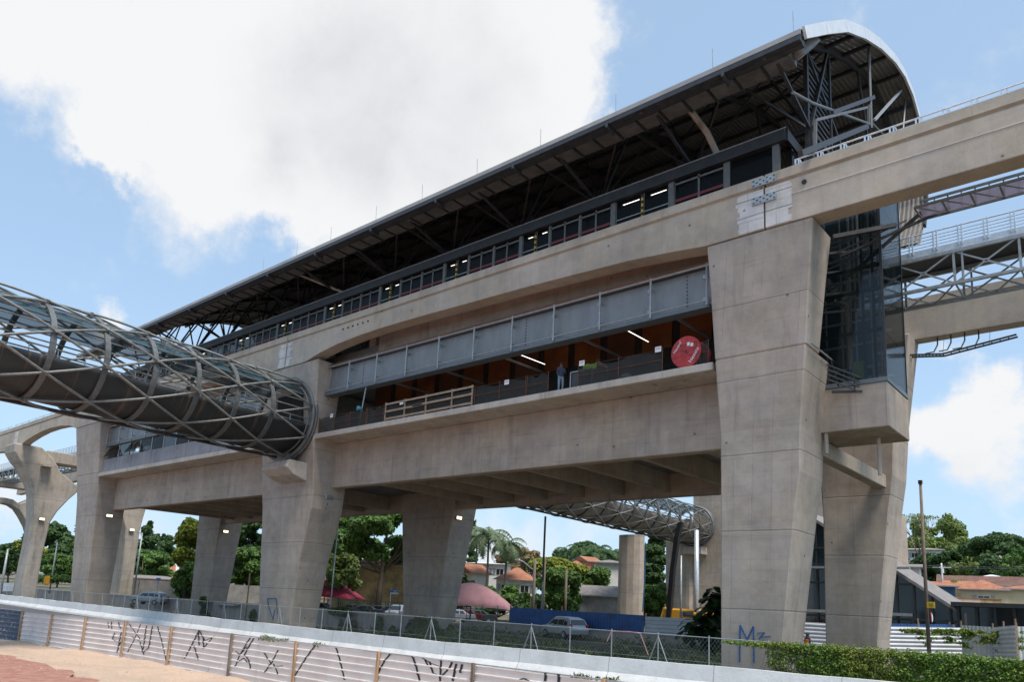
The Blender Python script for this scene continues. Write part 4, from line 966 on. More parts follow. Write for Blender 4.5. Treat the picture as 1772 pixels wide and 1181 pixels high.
# ------------------------------------------------------------------ access buildings behind
tw = thing('stair_tower', 'plain concrete stair tower behind the near pillar, where the distant tube bridge ends', 'building', (-45, 103, GZ))
TX = atY(1199, 1000, 98).x
MB().box(TX, -31, 98, 108, GZ-1, 19).build('tower_wall', 'girder', tw, bevel=.05); MB().box(-31, -25, 98, 108, GZ-1, 13.6).build('tower_wall', 'girder', tw, bevel=.05)
MB().box(-51.7, -48.3, 96.2, 98, 8.0, 9.0).build('corbel', 'ledge', tw); MB().box(atY(1152, 1000, 97).x, TX-.01, 97.0, 99.6, GZ-1, 13).build('buttress', 'girder', tw)
tcx = thing('bridge_support_column', 'round-edged concrete column carrying the distant tubular footbridge', 'column', (-48.8, 77, GZ))
a = atY(1062, 925, 77); c = atY(1107, 923, 77); xm = (a.x+c.x)/2; hw = (c.x-a.x)/2-.1
MB().loft([[(xm+hw*math.cos(q)*(1-.0*z)+0, 77+1.2+1.0*math.sin(q), z) for q in [R(k*30) for k in range(12)]] for z in (GZ-1, 0, 3, 6, 8.75)]).build('column_shaft', 'pier', tcx)
# glazed escalator hall with a sloping roof
eh = thing('escalator_hall', 'dark glazed escalator hall with a long sloping roof behind the rear pillar', 'building', (-20, 72, GZ))
YH = 72
A = atY(1385, 882, YH); B = atY(1655, 1054, YH)
m = MB(); th = .3
sl = [(A.x, YH, A.z), (B.x, YH, B.z), (B.x, YH, B.z-th), (A.x, YH, A.z-th)]
m.prism(sl, (0, 9, 0)); m.build('sloping_roof', 'fibre', eh)
m = MB(); m.prism([(A.x, YH+.3, A.z-th), (B.x, YH+.3, B.z-th), (B.x, YH+.3, GZ), (A.x, YH+.3, GZ)], (0, .05, 0)); m.build('front_glass', 'hallglass', eh)
MB().prism([(A.x, YH+3, A.z-th), (B.x, YH+3, B.z-th), (B.x, YH+3, GZ), (A.x, YH+3, GZ)], (0, .1, 0)).build('inner_wall', 'greywall', eh)
m = MB(); k = 0; x = A.x
while x < B.x: zt_ = A.z+(B.z-A.z)*(x-A.x)/(B.x-A.x)-th; m.box(x-.07, x+.07, YH+.1, YH+.28, GZ, zt_); x += 1.35
for z in (0.2, 3.2, 6.4, 9.2):
    xe = A.x+(B.x-A.x)*max(0, min(1, (z+th-A.z)/(B.z-A.z))); m.box(A.x, xe, YH+.05, YH+.25, z, z+.16)
m.each('glazing_bar', 'blackm', eh)
MB().box(A.x, atY(1578, 1048, YH).x, YH-.3, YH+.1, .55, .8).build('ledge_beam', 'alu', eh)
MB().box(A.x, atY(1578, 1048, YH).x, YH-.3, YH+.1, 4.55, 4.75).build('ledge_beam', 'alu', eh)
C_ = atY(1648, 1050, YH); MB().box(C_.x, C_.x+16, YH-.6, YH+6, C_.z-.0, C_.z+.35).build('flat_roof', 'blackm', eh)
MB().box(C_.x+.3, C_.x+16, YH+.3, YH+.35, GZ, C_.z-.01).build('lobby_glass', 'hallglass', eh)
MB().box(C_.x+.3, C_.x+16, YH+4, YH+4.1, GZ, C_.z-.01).build('lobby_wall', 'whitewall', eh)
m = MB()
for i in range(12): x = C_.x+.4+i*1.3; m.box(x-.1, x+.1, YH-.1, YH+.28, GZ, C_.z-.01)
m.each('lobby_post', 'blackm', eh)
# ------------------------------------------------------------------ things on the mezzanine edge
GR = 'debris netting panels along the slab edge'
nets = [(-45.6, -40.2), (-40.1, -38.4), (-30.1, -26.2), (-26.1, -24.6), (-22.6, -17.6), (-15.8, -15.2)]
labs = ['sagging debris netting beside the footbridge pillar with a red strip behind it', 'short debris netting panel left of the timber guard rail', 'debris netting panel right of the timber guard rail', 'debris netting panel behind the standing worker', 'debris netting panel left of the red cable reel', 'debris netting panel in front of the red cable reel by the near pillar']
for (x0, x1), lb in zip(nets, labs):
    t = thing('debris_net', lb, 'netting', (x0, 31.0, 11.34), GR)
    n_ = 10; m = MB(); m.grid([[(x0+(x1-x0)*i/n_, 31.0+.04*math.sin(i*1.9), 11.36+1.05*(1+.08*math.sin(i*1.1))*j) for i in range(n_+1)] for j in (0, .5, 1)]); m.build('net', 'net', t, solid=.005)
    m = MB()
    k = max(1, round((x1-x0)/2.0))
    for i in range(k+1): x = x0+(x1-x0)*i/k; m.tube([(x, 30.96, 11.33), (x, 30.96, 12.55)], .022, 5)
    m.tube([(x0, 30.96, 12.47), (x1, 30.96, 12.47)], .012, 4); m.tube([(x0, 30.96, 11.95), (x1, 30.96, 11.95)], .02, 4)
    m.build('post', 'rust', t)
wr = thing('timber_guard_rail', 'rough timber guard rail at the slab edge between netting panels', 'guard rail', (-34, 31.0, 11.34))
for x in (-38.2, -36.3, -34.3, -32.0, -30.3): MB().bar((x, 30.95, 11.33), (x, 30.95, 12.65), .09, .07).build('post', 'plank', wr)
for (xa, xb, z) in ((-38.2, -30.2, 12.5), (-35.5, -30.2, 12.05), (-38.2, -34.6, 12.0), (-38.2, -30.2, 11.5)): MB().bar((xa, 30.9, z), (xb, 30.9, z+.03), .03, .13, up=(0, 0, 1)).build('board', 'plank', wr)
m = MB().grid([[(x, 31.03, z) for x in np.linspace(-38.3, -30.2, 8)] for z in (11.36, 12.4)]); m.build('net', 'net', wr, solid=.005)
for (px, py, lb) in ((695, 697, 'white notice hung on the netting left of the timber guard rail'), (877, 662, 'white notice hung on the timber guard rail'), (1007, 629, 'white notice hung on the netting beside the workers'), (1139, 605, 'white notice hung on the netting left of the red reel'), (574, 720, 'small white notice near the footbridge pillar')):
    p = atY(px, py, 30.9); w = .17; t = thing('notice', lb, 'notice', (p.x, 30.9, p.z), 'notices hung on the slab edge netting')
    MB().box(p.x-w, p.x+w, 30.89, 30.9, p.z-.14, p.z+.14).build('sheet', 'white', t)
    MB().bar((p.x-w*.6, 30.885, p.z+.04), (p.x+w*.6, 30.885, p.z+.04), .012, .02).build('printed_line', 'blackm', t)
tag(MB().grid([[(-43.6+.35*j+.12*i, 31.12, 11.4+.33*j) for i in range(3)] for j in range(4)]).build('red_cloth', 'redmesh', origin=(-43.5, 31.1, 11.4), solid=.01), 'red net strip hanging behind the netting by the footbridge pillar', 'cloth')
pr = thing('prop_post', 'slanting steel prop standing on the slab near the footbridge pillar', 'prop', (-40.9, 31.2, 11.34)); MB().tube([(-41.2, 31.15, 11.34), (-40.8, 31.2, 14.2)], .05).build('prop_tube', 'steel', pr); 
tag(MB().tube([(-41.35, 31.0, 12.55), (-41.1, 30.95, 12.68), (-40.85, 31.0, 12.6)], [.06, .17, .07], 7).build('cloth_bundle', 'bluecan', origin=(-41.1, 31, 12.6), smooth=True), 'light blue cloth bundle tied to the steel prop', 'bundle')
# cable reel
rc = atY(1187, 610, 30.95); rc.z = 11.34+.78
reel = thing('cable_reel', 'large red wooden cable reel standing at the slab edge', 'cable reel', (rc.x, 31.9, 11.34))
def disc(mb, c, r, y0, y1, n=40): mb.loft([[(c.x+r*math.cos(2*math.pi*k/n), y, c.z+r*math.sin(2*math.pi*k/n)) for k in range(n)] for y in (y0, y1)]); return mb
disc(MB(), rc, .78, 30.95, 31.01).build('flange_disc', 'red', reel); disc(MB(), rc, .78, 31.95, 32.01).build('flange_disc', 'red', reel)
disc(MB(), rc, .42, 31.01, 31.95).build('drum', 'black', reel)
m = MB()
for k in range(14): q = random.random()*6.28; rr = random.choice((.12, .3, .46, .6)); disc(m, Vector((rc.x+rr*math.cos(q), 0, rc.z+rr*math.sin(q))), .018, 30.938, 30.949, 8)
disc(m, rc, .05, 30.93, 30.949, 12)
for dz in (-.27, .0, .27): m.bar((rc.x-math.sqrt(.64-dz*dz)+.02, 30.947, rc.z+dz+.05), (rc.x+math.sqrt(.64-dz*dz)-.04, 30.947, rc.z+dz+.12), .006, .012)
m.build('bolts_and_seams', 'black', reel)
fr = Matrix.Rotation(R(90), 4, 'X')
def rt(s, size, dx, dz, ang): textmesh(s, size, 'lettering', 'white', reel, Matrix.Translation((rc.x+dx-reel.location.x, 30.94-31.9, rc.z+dz-11.34)) @ Matrix.Rotation(R(-ang), 4, 'Y') @ fr)
rt('Nexans', .26, .42, -.22, 58); rt('Nexans', .2, -.45, .28, 55); rt('^', .2, -.3, .55, 20)
m = MB(); m.box(rc.x+.06, rc.x+.20, 30.935, 30.949, rc.z+.28, rc.z+.45); m.box(rc.x+.24, rc.x+.38, 30.935, 30.949, rc.z+.22, rc.z+.39); m.each('label_sheet', 'white', reel)
# barrow / cabinet panels
cb = thing('tool_trolley', 'grey framed tool trolley beside the workers on the slab', 'trolley', (-22.7, 31.3, 11.34))
MB().box(-23.2, -21.9, 31.2, 31.24, 11.4, 12.25).build('panel', 'dsteel', cb)
m = MB(); m.bar((-23.25, 31.17, 12.3), (-21.85, 31.17, 12.3), .05); m.bar((-23.25, 31.17, 11.34), (-23.25, 31.17, 12.3), .05); m.bar((-21.85, 31.17, 11.34), (-21.85, 31.17, 12.3), .05); m.build('frame', 'steel', cb)
tag(MB().tube([(-20.0, 31.6, 11.35), (-20.0, 31.6, 11.5), (-19.95, 31.6, 11.7), (-19.9, 31.6, 11.82)], [.42, .40, .3, .1], 14).build('grey_bucket', 'steel', origin=(-20, 31.6, 11.35), smooth=True), 'round grey upturned tub lying behind the netting right of the workers', 'tub')
tag(MB().grid([[(-22.55+.3*i, 31.26+.02*j, 12.25+.17*j+.05*(i % 2)) for i in range(4)] for j in range(3)]).build('vest', 'lime', origin=(-22.5, 31.3, 12.2), solid=.02), 'lime safety vest hung over the tool trolley', 'vest')

# ------------------------------------------------------------------ people (skin modifier bodies)
def person(loc, rz, label, joints, vest=None, bodymat='navy', legmat='jeans', vmat='hivis', helmet='white'):
    """joints: dict of local positions"""
    t = thing('person', label, 'person', loc, None, rz, local=True)
    J = dict(hip=(0, 0, .93), waist=(0, 0, 1.08), chest=(0, 0, 1.33), neck=(0, 0, 1.49), head=(0, -.01, 1.60), crown=(0, 0, 1.70),
             shL=(-.17, 0, 1.42), elL=(-.22, .02, 1.15), wrL=(-.2, -.12, .93), haL=(-.2, -.18, .86), shR=(.17, 0, 1.42), elR=(.22, .02, 1.15), wrR=(.2, -.12, .93), haR=(.2, -.18, .86),
             hiL=(-.10, 0, .90), knL=(-.11, -.02, .50), anL=(-.11, .01, .10), toL=(-.12, -.16, .04), hiR=(.10, 0, .90), knR=(.11, -.02, .50), anR=(.11, .01, .10), toR=(.12, -.16, .04))
    J.update(joints or {})
    rad = dict(hip=.15, waist=.14, chest=.16, neck=.06, head=.095, crown=.07, shL=.07, elL=.05, wrL=.035, haL=.04, shR=.07, elR=.05, wrR=.035, haR=.04, hiL=.10, knL=.065, anL=.045, toL=.04, hiR=.10, knR=.065, anR=.045, toR=.04)
    E_ = [('hip', 'waist'), ('waist', 'chest'), ('chest', 'neck'), ('neck', 'head'), ('head', 'crown'), ('chest', 'shL'), ('shL', 'elL'), ('elL', 'wrL'), ('wrL', 'haL'), ('chest', 'shR'), ('shR', 'elR'), ('elR', 'wrR'), ('wrR', 'haR'), ('hip', 'hiL'), ('hiL', 'knL'), ('knL', 'anL'), ('anL', 'toL'), ('hip', 'hiR'), ('hiR', 'knR'), ('knR', 'anR'), ('anR', 'toR')]
    vs = list(J.values()); ks = list(J.keys()); es = [(ks.index(a), ks.index(b_)) for a, b_ in E_]
    for s in 'LR':   # five separate fingers
        w = Vector(J['wr'+s]); h = Vector(J['ha'+s]); d = (h-w).normalized(); sd = d.cross(Vector((0, 1, 0))); sd = sd.normalized() if sd.length > .1 else Vector((1, 0, 0))
        hi = ks.index('ha'+s)
        for k, (off, ln) in enumerate(((-.03, .07), (-.01, .085), (.01, .08), (.03, .065), (.05, .05))):
            base = h+sd*off+d*(.02 if k < 4 else -.03); tip = base+d*ln*.6+Vector((0, -.02, 0)) + (sd*.03 if k == 4 else Vector((0, 0, 0)))
            vs += [tuple(base), tuple(tip)]; ks += [f'f{s}{k}a', f'f{s}{k}b']; rad[f'f{s}{k}a'] = .011; rad[f'f{s}{k}b'] = .008; es += [(hi, len(vs)-2), (len(vs)-2, len(vs)-1)]
    me = bpy.data.meshes.new('body'); me.from_pydata(vs, es, []); o = bpy.data.objects.new('body', me); COL.objects.link(o); o.parent = t
    o.modifiers.new('skin', 'SKIN'); me.skin_vertices.new() if not me.skin_vertices else None
    for i, k in enumerate(ks): me.skin_vertices[0].data[i].radius = (rad[k], rad[k]*(.75 if k in ('waist', 'chest', 'hip') else 1))
    me.skin_vertices[0].data[0].use_root = True
    ss = o.modifiers.new('sub', 'SUBSURF'); ss.levels = ss.render_levels = 1
    # clothing colour follows height, skin at head and hands
    mt, nt_, b = newmat('body_'+label[:8]); tcn = mnode(nt_, 'ShaderNodeTexCoord'); s = mnode(nt_, 'ShaderNodeSeparateXYZ'); nt_.links.new(tcn.outputs['Object'], s.inputs[0])
    cut = J['hip'][2]; nk = J['neck'][2]
    bc = M[bodymat].node_tree; pick = {'navy': (.05, .06, .10), 'jeans': (.24, .30, .36), 'hivis': (.85, .16, .02)}
    c = mmix(nt_, mrange(nt_, s.outputs[2], cut-.01, cut+.01), pick[legmat], pick[bodymat]); c = mmix(nt_, mrange(nt_, s.outputs[2], nk-.01, nk+.01), c, (.20, .10, .06)); nt_.links.new(c, b.inputs['Base Color']); b.inputs['Roughness'].default_value = .8
    me.materials.append(mt)
    hd = Vector(J['head']); 
    m = MB(); n_ = 14
    m.loft([[(hd.x+rr*math.cos(2*math.pi*k/n_), hd.y+.005+rr*1.12*math.sin(2*math.pi*k/n_), hd.z+z) for k in range(n_)] for z, rr in ((.035, .125), (.05, .12), (.10, .10), (.14, .06), (.155, .01))])
    hm = m.build('helmet', helmet, t, smooth=True)
    f = MB(); f.tube([(hd.x, hd.y-.085, hd.z+.0), (hd.x, hd.y-.115, hd.z-.025)], [.012, .018], 6); f.build('nose', 'skin', t); 
    f = MB(); 
    for sx_ in (-.035, .035): f.tube([(hd.x+sx_, hd.y-.09, hd.z+.02), (hd.x+sx_, hd.y-.099, hd.z+.02)], .010, 6)
    f.bar((hd.x-.025, hd.y-.09, hd.z-.055), (hd.x+.025, hd.y-.09, hd.z-.055), .008, .012); f.build('face_features', 'hair', t)
    if vest:
        ch, wa = Vector(J['chest']), Vector(J['waist']); m = MB()
        rr = []
        for q, (a, b_) in ((0, (.185, .135)), (.35, (.19, .14)), (1., (.20, .145)), (1.3, (.165, .12))):
            c_ = wa.lerp(ch, q); rr.append([(c_.x+a*math.cos(2*math.pi*k/16), c_.y+b_*math.sin(2*math.pi*k/16), c_.z) for k in range(16)])
        m.loft(rr, caps=False); m.build('vest', vmat, t, smooth=True, solid=.01)
        st2 = MB()
        c_ = wa.lerp(ch, .3); st2.loft([[(c_.x+.205*math.cos(2*math.pi*k/16), c_.y+.155*math.sin(2*math.pi*k/16), c_.z+z) for k in range(16)] for z in (0, .05)], caps=False); st2.build('reflective_band', 'white', t)
    return t
pw = atY(968, 672, 31.35)
person((pw.x, 31.45, 11.34), R(60), 'worker in dark shirt with orange band and pale trousers standing at the slab edge', dict(haR=(.1, -.35, 1.1), wrR=(.13, -.3, 1.08), elR=(.24, -.05, 1.14)), None, 'navy', 'jeans', helmet='hair')
pw2 = person((-21.35, 31.7, 11.34), R(-20), 'worker bending forward behind the netting, right of the standing worker', dict(waist=(0, -.05, .98), chest=(0, -.28, 1.12), neck=(0, -.42, 1.2), head=(0, -.5, 1.27), crown=(0, -.53, 1.36), shL=(-.17, -.32, 1.16), elL=(-.22, -.4, .92), wrL=(-.18, -.55, .8), haL=(-.17, -.62, .76), shR=(.17, -.32, 1.16), elR=(.22, -.4, .92), wrR=(.18, -.55, .8), haR=(.17, -.62, .76), hip=(0, 0, .84), hiL=(-.1, 0, .8), hiR=(.1, 0, .8), knL=(-.12, -.1, .45), knR=(.12, -.1, .45)), True, 'navy', 'navy', helmet='hair')
pv = atY(1397, 1098, 43.0)
person((pv.x, 43.0, -2.55), R(150), 'worker in orange vest and dark helmet standing beside the nearest pillar', {}, True, 'navy', 'navy', helmet='navy')

# ------------------------------------------------------------------ chain-link fence
FZ0, FZ1, FY = -2.9, -1.0, 29.5
cfn = thing('chainlink_fence', 'long chain-link fence with braced posts along the canal behind the white barrier', 'fence', (-40, FY, FZ0))
m = MB(); x = -150; P_ = .13; H = FZ1-FZ0
def wire(mb, p, q, r):
    p = Vector(p); q = Vector(q); mb.add([p+Vector((-r, 0, 0)), p+Vector((r, 0, 0)), q+Vector((r, 0, 0)), q+Vector((-r, 0, 0)), p+Vector((0, r, 0)), q+Vector((0, r, 0))], [(0, 1, 2, 3), (1, 4, 5, 2), (4, 0, 3, 5)])
while x < 6:
    stp = .17 if x > -50 else .30
    wire(m, (x, FY, FZ0), (x+H*.8, FY+.006, FZ1), .003); wire(m, (x+H*.8, FY, FZ0), (x, FY-.006, FZ1), .003); x += stp
m.build('wire_mesh', 'steel', cfn)
m = MB(); m.tube([(-150, FY, FZ1), (6, FY, FZ1)], .018, 5); m.tube([(-150, FY, -2), (6, FY, -2)], .006, 4); m.build('top_wire', 'steel', cfn)
posts = [-38.37, -35.77, -33.45, -30.96, -28.72, -26.28, -23.84, -21.49, -19.17, -16.8, -14.44, -11.95, -9.4, -7.0, -4.6]+[-41-2.45*i for i in range(42)]
for i, x in enumerate(sorted(posts, reverse=True)):
    pm = MB(); pm.tube([(x, FY, FZ0-.3), (x, FY, FZ1+.08)], .028, 6); p_ = pm.build('post', 'steel', cfn)
    if i % 3 == 2:
        pm = MB(); pm.tube([(x, FY, FZ1-.1), (x-.75, FY+.02, FZ0)], .025, 5); pm.tube([(x, FY, FZ1-.1), (x+.75, FY+.02, FZ0)], .025, 5); pm.build('brace', 'steel', cfn)
# ------------------------------------------------------------------ vegetation helpers
def leafmesh(name, C, Rr, n, s, mat, parent, aspect=1.6, flat=.0, shell=.35):
    """clumps C (k,3) with radii Rr (k,3); n leaves in all of size s"""
    C = np.asarray(C, float); Rr = np.asarray(Rr, float); vol = Rr.prod(1)**.7; pr_ = vol/vol.sum()
    idx = rng.choice(len(C), n, p=pr_); d = rng.normal(size=(n, 3)); d /= np.linalg.norm(d, axis=1)[:, None]
    rad = (shell+(1-shell)*rng.random(n))**.6; ctr = C[idx]+d*Rr[idx]*rad[:, None]
    nrm = d*.7+rng.normal(size=(n, 3))*.6+np.array([0, 0, .45]); nrm /= np.linalg.norm(nrm, axis=1)[:, None]
    a = np.cross(nrm, rng.normal(size=(n, 3))); a /= np.linalg.norm(a, axis=1)[:, None]; b = np.cross(nrm, a)
    sz = s*(.6+.8*rng.random(n))[:, None]; a = a*sz*aspect/2; b = b*sz/2
    v = np.stack([ctr-a, ctr-b+nrm*sz*.08, ctr+a, ctr+b+nrm*sz*.08], 1).reshape(-1, 3)
    me = bpy.data.meshes.new(name); me.vertices.add(4*n); me.vertices.foreach_set('co', v.ravel().astype(np.float32)); me.loops.add(4*n); me.loops.foreach_set('vertex_index', np.arange(4*n, dtype=np.int32))
    me.polygons.add(n); me.polygons.foreach_set('loop_start', np.arange(0, 4*n, 4, dtype=np.int32)); me.polygons.foreach_set('loop_total', np.full(n, 4, dtype=np.int32)); me.update(calc_edges=True)
    me.materials.append(M[mat]); o = bpy.data.objects.new(name, me); COL.objects.link(o)
    if parent is not None: o.parent = parent
    return o
def base(px, D):
    d = ray(px, hor(px)); d = d/ (d@cf); X, Y = float(d[0]*D), float(d[1]*D); return X, Y, hz_(X, Y)
def ztop(px, py, D):
    d = ray(px, py); d = d/(d@cf); return float(d[2]*D)
def tree(px, pyt, wpx, D, kind, label, mat='leafmid', n=7000, leaf=.35, cb=.35, group='broadleaf trees behind the station', squash=.8, trunk_r=None, name='tree', holes=0.55):
    X, Y, Z = base(px, D); H_ = max(3, ztop(px, pyt, D)-Z); Rw = wpx*D/F_
    t = thing(name, label, 'tree', (X, Y, Z), group, 0, local=True)
    tr = trunk_r or max(.12, H_*.022); m = MB(); lean = Vector((random.uniform(-.06, .06), random.uniform(-.06, .06), 0))*H_
    zc = H_*cb; m.tube([(0, 0, -.5), (lean.x*.2, lean.y*.2, zc*.5), (lean.x*.5, lean.y*.5, zc), (lean.x, lean.y, H_*.8)], [tr*1.3, tr, tr*.8, tr*.25], 8)
    C = []; Rd = []
    nb = {'round': 34, 'umbrella': 22, 'cone': 12, 'col': 10}.get(kind, 14)
    ch = H_-zc
    for k in range(nb):
        if kind == 'round':
            u = random.random(); th = random.random()*6.28; zz = zc+ch*(.12+.76*u); rr = Rw*math.sqrt(max(.05, 1-(2*(.12+.76*u)-1)**2))*random.uniform(.35, .86); r = Rw*random.uniform(.15, .32)
            C.append((rr*math.cos(th), rr*math.sin(th), zz)); Rd.append((r, r, r*squash*min(1.2, ch/Rw*.6)))
        elif kind == 'umbrella':
            th = k/nb*6.28+random.random()*.4; rr = Rw*random.choice((.25, .55, .78)); zz = H_-ch*.18-.12*ch*(rr/Rw)**2*3*random.uniform(.6, 1.2); r = Rw*random.uniform(.24, .34)
            C.append((rr*math.cos(th), rr*math.sin(th), zz)); Rd.append((r, r, max(.3, ch*.14)))
        elif kind == 'cone':
            u = k/nb; th = k*2.4; rr = Rw*(1-u)*.55; zz = zc+ch*u; r = Rw*(1-u)*.6+.2
            C.append((rr*math.cos(th), rr*math.sin(th), zz)); Rd.append((r, r, ch/nb*.9))
        elif kind == 'col':
            u = (k+.5)/nb; th = random.random()*6.28; rr = Rw*.25; C.append((rr*math.cos(th), rr*math.sin(th), zc+ch*u)); r = Rw*(.75 if u < .8 else .5); Rd.append((r, r, ch/nb*.8))
    for c_ in C[:10]:
        s0 = Vector((lean.x*.5, lean.y*.5, zc*random.uniform(.75, 1.1))); q = Vector(c_); mid = s0.lerp(q, .5)+Vector((0, 0, -.04*H_)); m.tube([s0, mid, q], [tr*.5, tr*.3, tr*.08], 6)
    m.build('trunk', 'bark', t, smooth=True)
    # smaller outlying sprigs to break the outline
    for k in range(nb*2):
        i = random.randrange(nb); d = Vector((random.gauss(0, 1), random.gauss(0, 1), random.gauss(0, .8))).normalized(); r0 = Rd[i]
        C.append((C[i][0]+d.x*r0[0]*.95, C[i][1]+d.y*r0[1]*.95, C[i][2]+d.z*r0[2]*.95)); Rd.append(tuple(q*random.uniform(.25, .45) for q in r0))
    leafmesh('crown', C, Rd, int(n*1.5), leaf*.92, mat, t, shell=.2); return t
def palm(px, pyt, D, label, fr=4.2, n=18, mat='leafpalm', droop=1.0, group='palm trees behind the station'):
    X, Y, Z = base(px, D); H_ = max(3, ztop(px, pyt, D)-Z-fr*.35); t = thing('palm_tree', label, 'palm tree', (X, Y, Z), group, random.random()*6, local=True)
    m = MB(); m.tube([(0, 0, -.5), (.1, 0, H_*.5), (0, .1, H_)], [.24, .17, .14], 8); m.build('trunk', 'palmbark', t, smooth=True)
    V = []; Fc = []
    for k in range(n):
        th = k*2.399; el = random.uniform(-.2, 1.2); d = Vector((math.cos(th), math.sin(th), 0)); prev = Vector((0, .1, H_)); ang = el; seg = 9; pts = [prev]
        for i in range(seg): prev = prev+(d*math.cos(ang)+Vector((0, 0, 1))*math.sin(ang))*fr/seg; pts.append(prev); ang -= .26*droop
        side = Vector((-d.y, d.x, 0))
        for i in range(1, seg+1):
            for q in range(4):
                p = pts[i-1].lerp(pts[i], q/4); l = fr*.28*math.sin(math.pi*min(1, (i+.5)/(seg+1)))**.6
                for sg in (-1, 1):
                    tip = p+side*sg*l*random.uniform(.7, 1)+Vector((0, 0, -l*random.uniform(.25, .8))); w = (pts[i]-pts[i-1]).normalized()*.05*fr/3
                    n0 = len(V); V += [tuple(p-w), tuple(p+w), tuple(tip)]; Fc.append((n0, n0+1, n0+2))
    me = bpy.data.meshes.new('fronds'); me.from_pydata(V, [], Fc); me.materials.append(M[mat]); o = bpy.data.objects.new('fronds', me); COL.objects.link(o); o.parent = t; return t

# ------------------------------------------------------------------ weeds in the canal, vines on the fence
def scatter(name, boxes, n, s, mat, label=None, cat=None, kind=None, aspect=2.2):
    P = []
    C = []; Rd = []
    for (x, y, z, rx, ry, rz) in boxes: C.append((x, y, z)); Rd.append((rx, ry, rz))
    o = leafmesh(name, C, Rd, n, s, mat, None, aspect=aspect, shell=.1)
    return tag(o, label, cat, None, kind)
bx = [(x, random.uniform(31.5, 43), -3.7+random.uniform(0, .3), 1.6, 1.6, .6+random.random()*.6) for x in np.arange(-60, 8, .75)]
bx += [(x, random.uniform(38, 46), -3.4, 1.5, 1.3, .9+random.random()*.5) for x in np.arange(-44, 8, .9)]
bx += [(x, 46.3, -2.7, .9, .5, .55+random.random()*.45) for x in np.arange(-44.5, -9, .7)]
bx += [(x, random.uniform(33, 38), -3.1, 1.0, .8, .5+random.random()*.5) for x in np.arange(-32, -14, .8)]
scatter('canal_weeds', bx, 70000, .15, 'weed', kind='stuff')
bx = [(x, 43.6+random.random()*.3, -2.4+random.uniform(-.8, .3), random.uniform(.25, .8), .25, random.uniform(.3, .9)) for x in [-43.5, -45.8, -46.9, -48.5, -50.5, -52.5, -57, -58, -65, -66.5, -71, -73, -82.5, -83.2, -102, -56]]
bx += [(-57.2, 43.4, -1.5, 1.3, .4, .5), (-58.6, 43.4, -1.5, .9, .4, .35), (-83, 43.4, -1.5, .8, .3, .6), (-46.3, 43.2, -2.2, 1.8, .7, .8), (-45.6, 43.2, -2.6, 1.4, .7, .8)]
scatter('wall_creepers', bx, 9000, .17, 'weed', 'patchy green creepers growing up the grey canal wall', 'creeper')
# climbing vine along the fence at right
bx = []
for x in np.arange(-13.6, 6, .28):
    w = sst(-13.8, -10.5, x); bx.append((x, 29.45+random.uniform(-.1, .1), -1.12+random.uniform(-.03, .05)*w, .3, .14+.08*w, .08+.14*w))
    if x > -11.8:
        w2 = sst(-11.8, -9.8, x)
        for k in range(10): bx.append((x+random.uniform(-.2, .2), 29.45+random.uniform(-.12, .12), -1.2-random.random()*1.9, .3, .16*w2+.05, .22))
scatter('climbing_vine', bx, 150000, .058, 'vine', 'dense green climbing vine covering the fence at lower right', 'vine', aspect=1.3)
m = MB()
for k in range(40):
    x = -12+random.random()*5; P = [Vector((x, 29.4, -1.05))]
    for i in range(6): P.append(P[-1]+Vector((random.uniform(-.15, .1), 0, -random.uniform(.15, .35))))
    m.tube(P, .008, 4)
tag(m.build('dry_vine_stems', 'woodgrey', origin=(-9.5, 29.4, -1)), 'bare dry vine stems hanging on the fence beside the nearest pillar', 'vine')
# small weeds along the barrier and hoarding tops
scatter('barrier_weeds', [(p[0]*1., p[1], -2.02, .5, .15, .12) for p in [(-29.8, 18.55), (-29.2, 18.55), (-28.5, 18.6), (-26, 18.6), (-13.2, 18.7), (-12.2, 18.7), (-9.9, 18.7)]], 500, .07, 'weed', 'sparse weeds poking over the top of the graffitied hoarding', 'weeds')

# ------------------------------------------------------------------ foreground hoarding of corrugated sheets with graffiti
hd = thing('graffiti_hoarding', 'long low hoarding of horizontal corrugated sheets with timber posts and black graffiti', 'hoarding', (-35, 18.5, -4.0))
def hoY(x): return float(np.interp(x, [p[0] for p in HO], [p[1] for p in HO]))
ZT, ZB, NR = -2.02, -3.93, 7
def hprof(z): f = ((z-ZB)/(ZT-ZB)*NR) % 1; return -.035*(1 if f < .12 else (1-(f-.12)/.08 if f < .2 else (0 if f < .92 else (f-.92)/.08)))
postpx = [(42, 1061), (93, 1066), (151, 1072), (220, 1078), (300, 1087), (405, 1100), (516, 1112), (658, 1131), (823, 1150), (1046, 1176)]
def onH(px, py):
    d = ray(px, py); lo, hi = 5., 40.
    for _ in range(50):
        Y = (lo+hi)/2; X = d[0]*Y/d[1]
        if Y < hoY(X): lo = Y
        else: hi = Y
    return Vector((d[0]*lo/d[1], lo, d[2]*lo/d[1]))
px_ = [onH(*p).x for p in postpx]; PX_ = [-74, -70.5, -67, -63.5, -60.8]+px_+[-9.2, -5.6, -2]
zs = []
for k in range(NR): zs += [ZB+(ZT-ZB)*(k+f)/NR for f in (0, .119, .2, .919)]
zs += [ZT]
for i, (x0, x1) in enumerate(zip(PX_, PX_[1:])):
    dz = .03*math.sin(i*2.3); n_ = max(2, int((x1-x0)/.6)); m = MB()
    m.grid([[(x0+.01+(x1-x0-.02)*k/n_, hoY(x0+(x1-x0)*k/n_)+hprof(z+1e-4)+.012*math.sin(i+k*1.3), z+dz) for k in range(n_+1)] for z in zs])
    o = m.build('corrugated_sheet', 'sheetblue' if i == 4 or i == 3 else 'sheet', hd, solid=.006)
    if i in (3, 4): o['label'] = 'blue-black painted corrugated sheet'
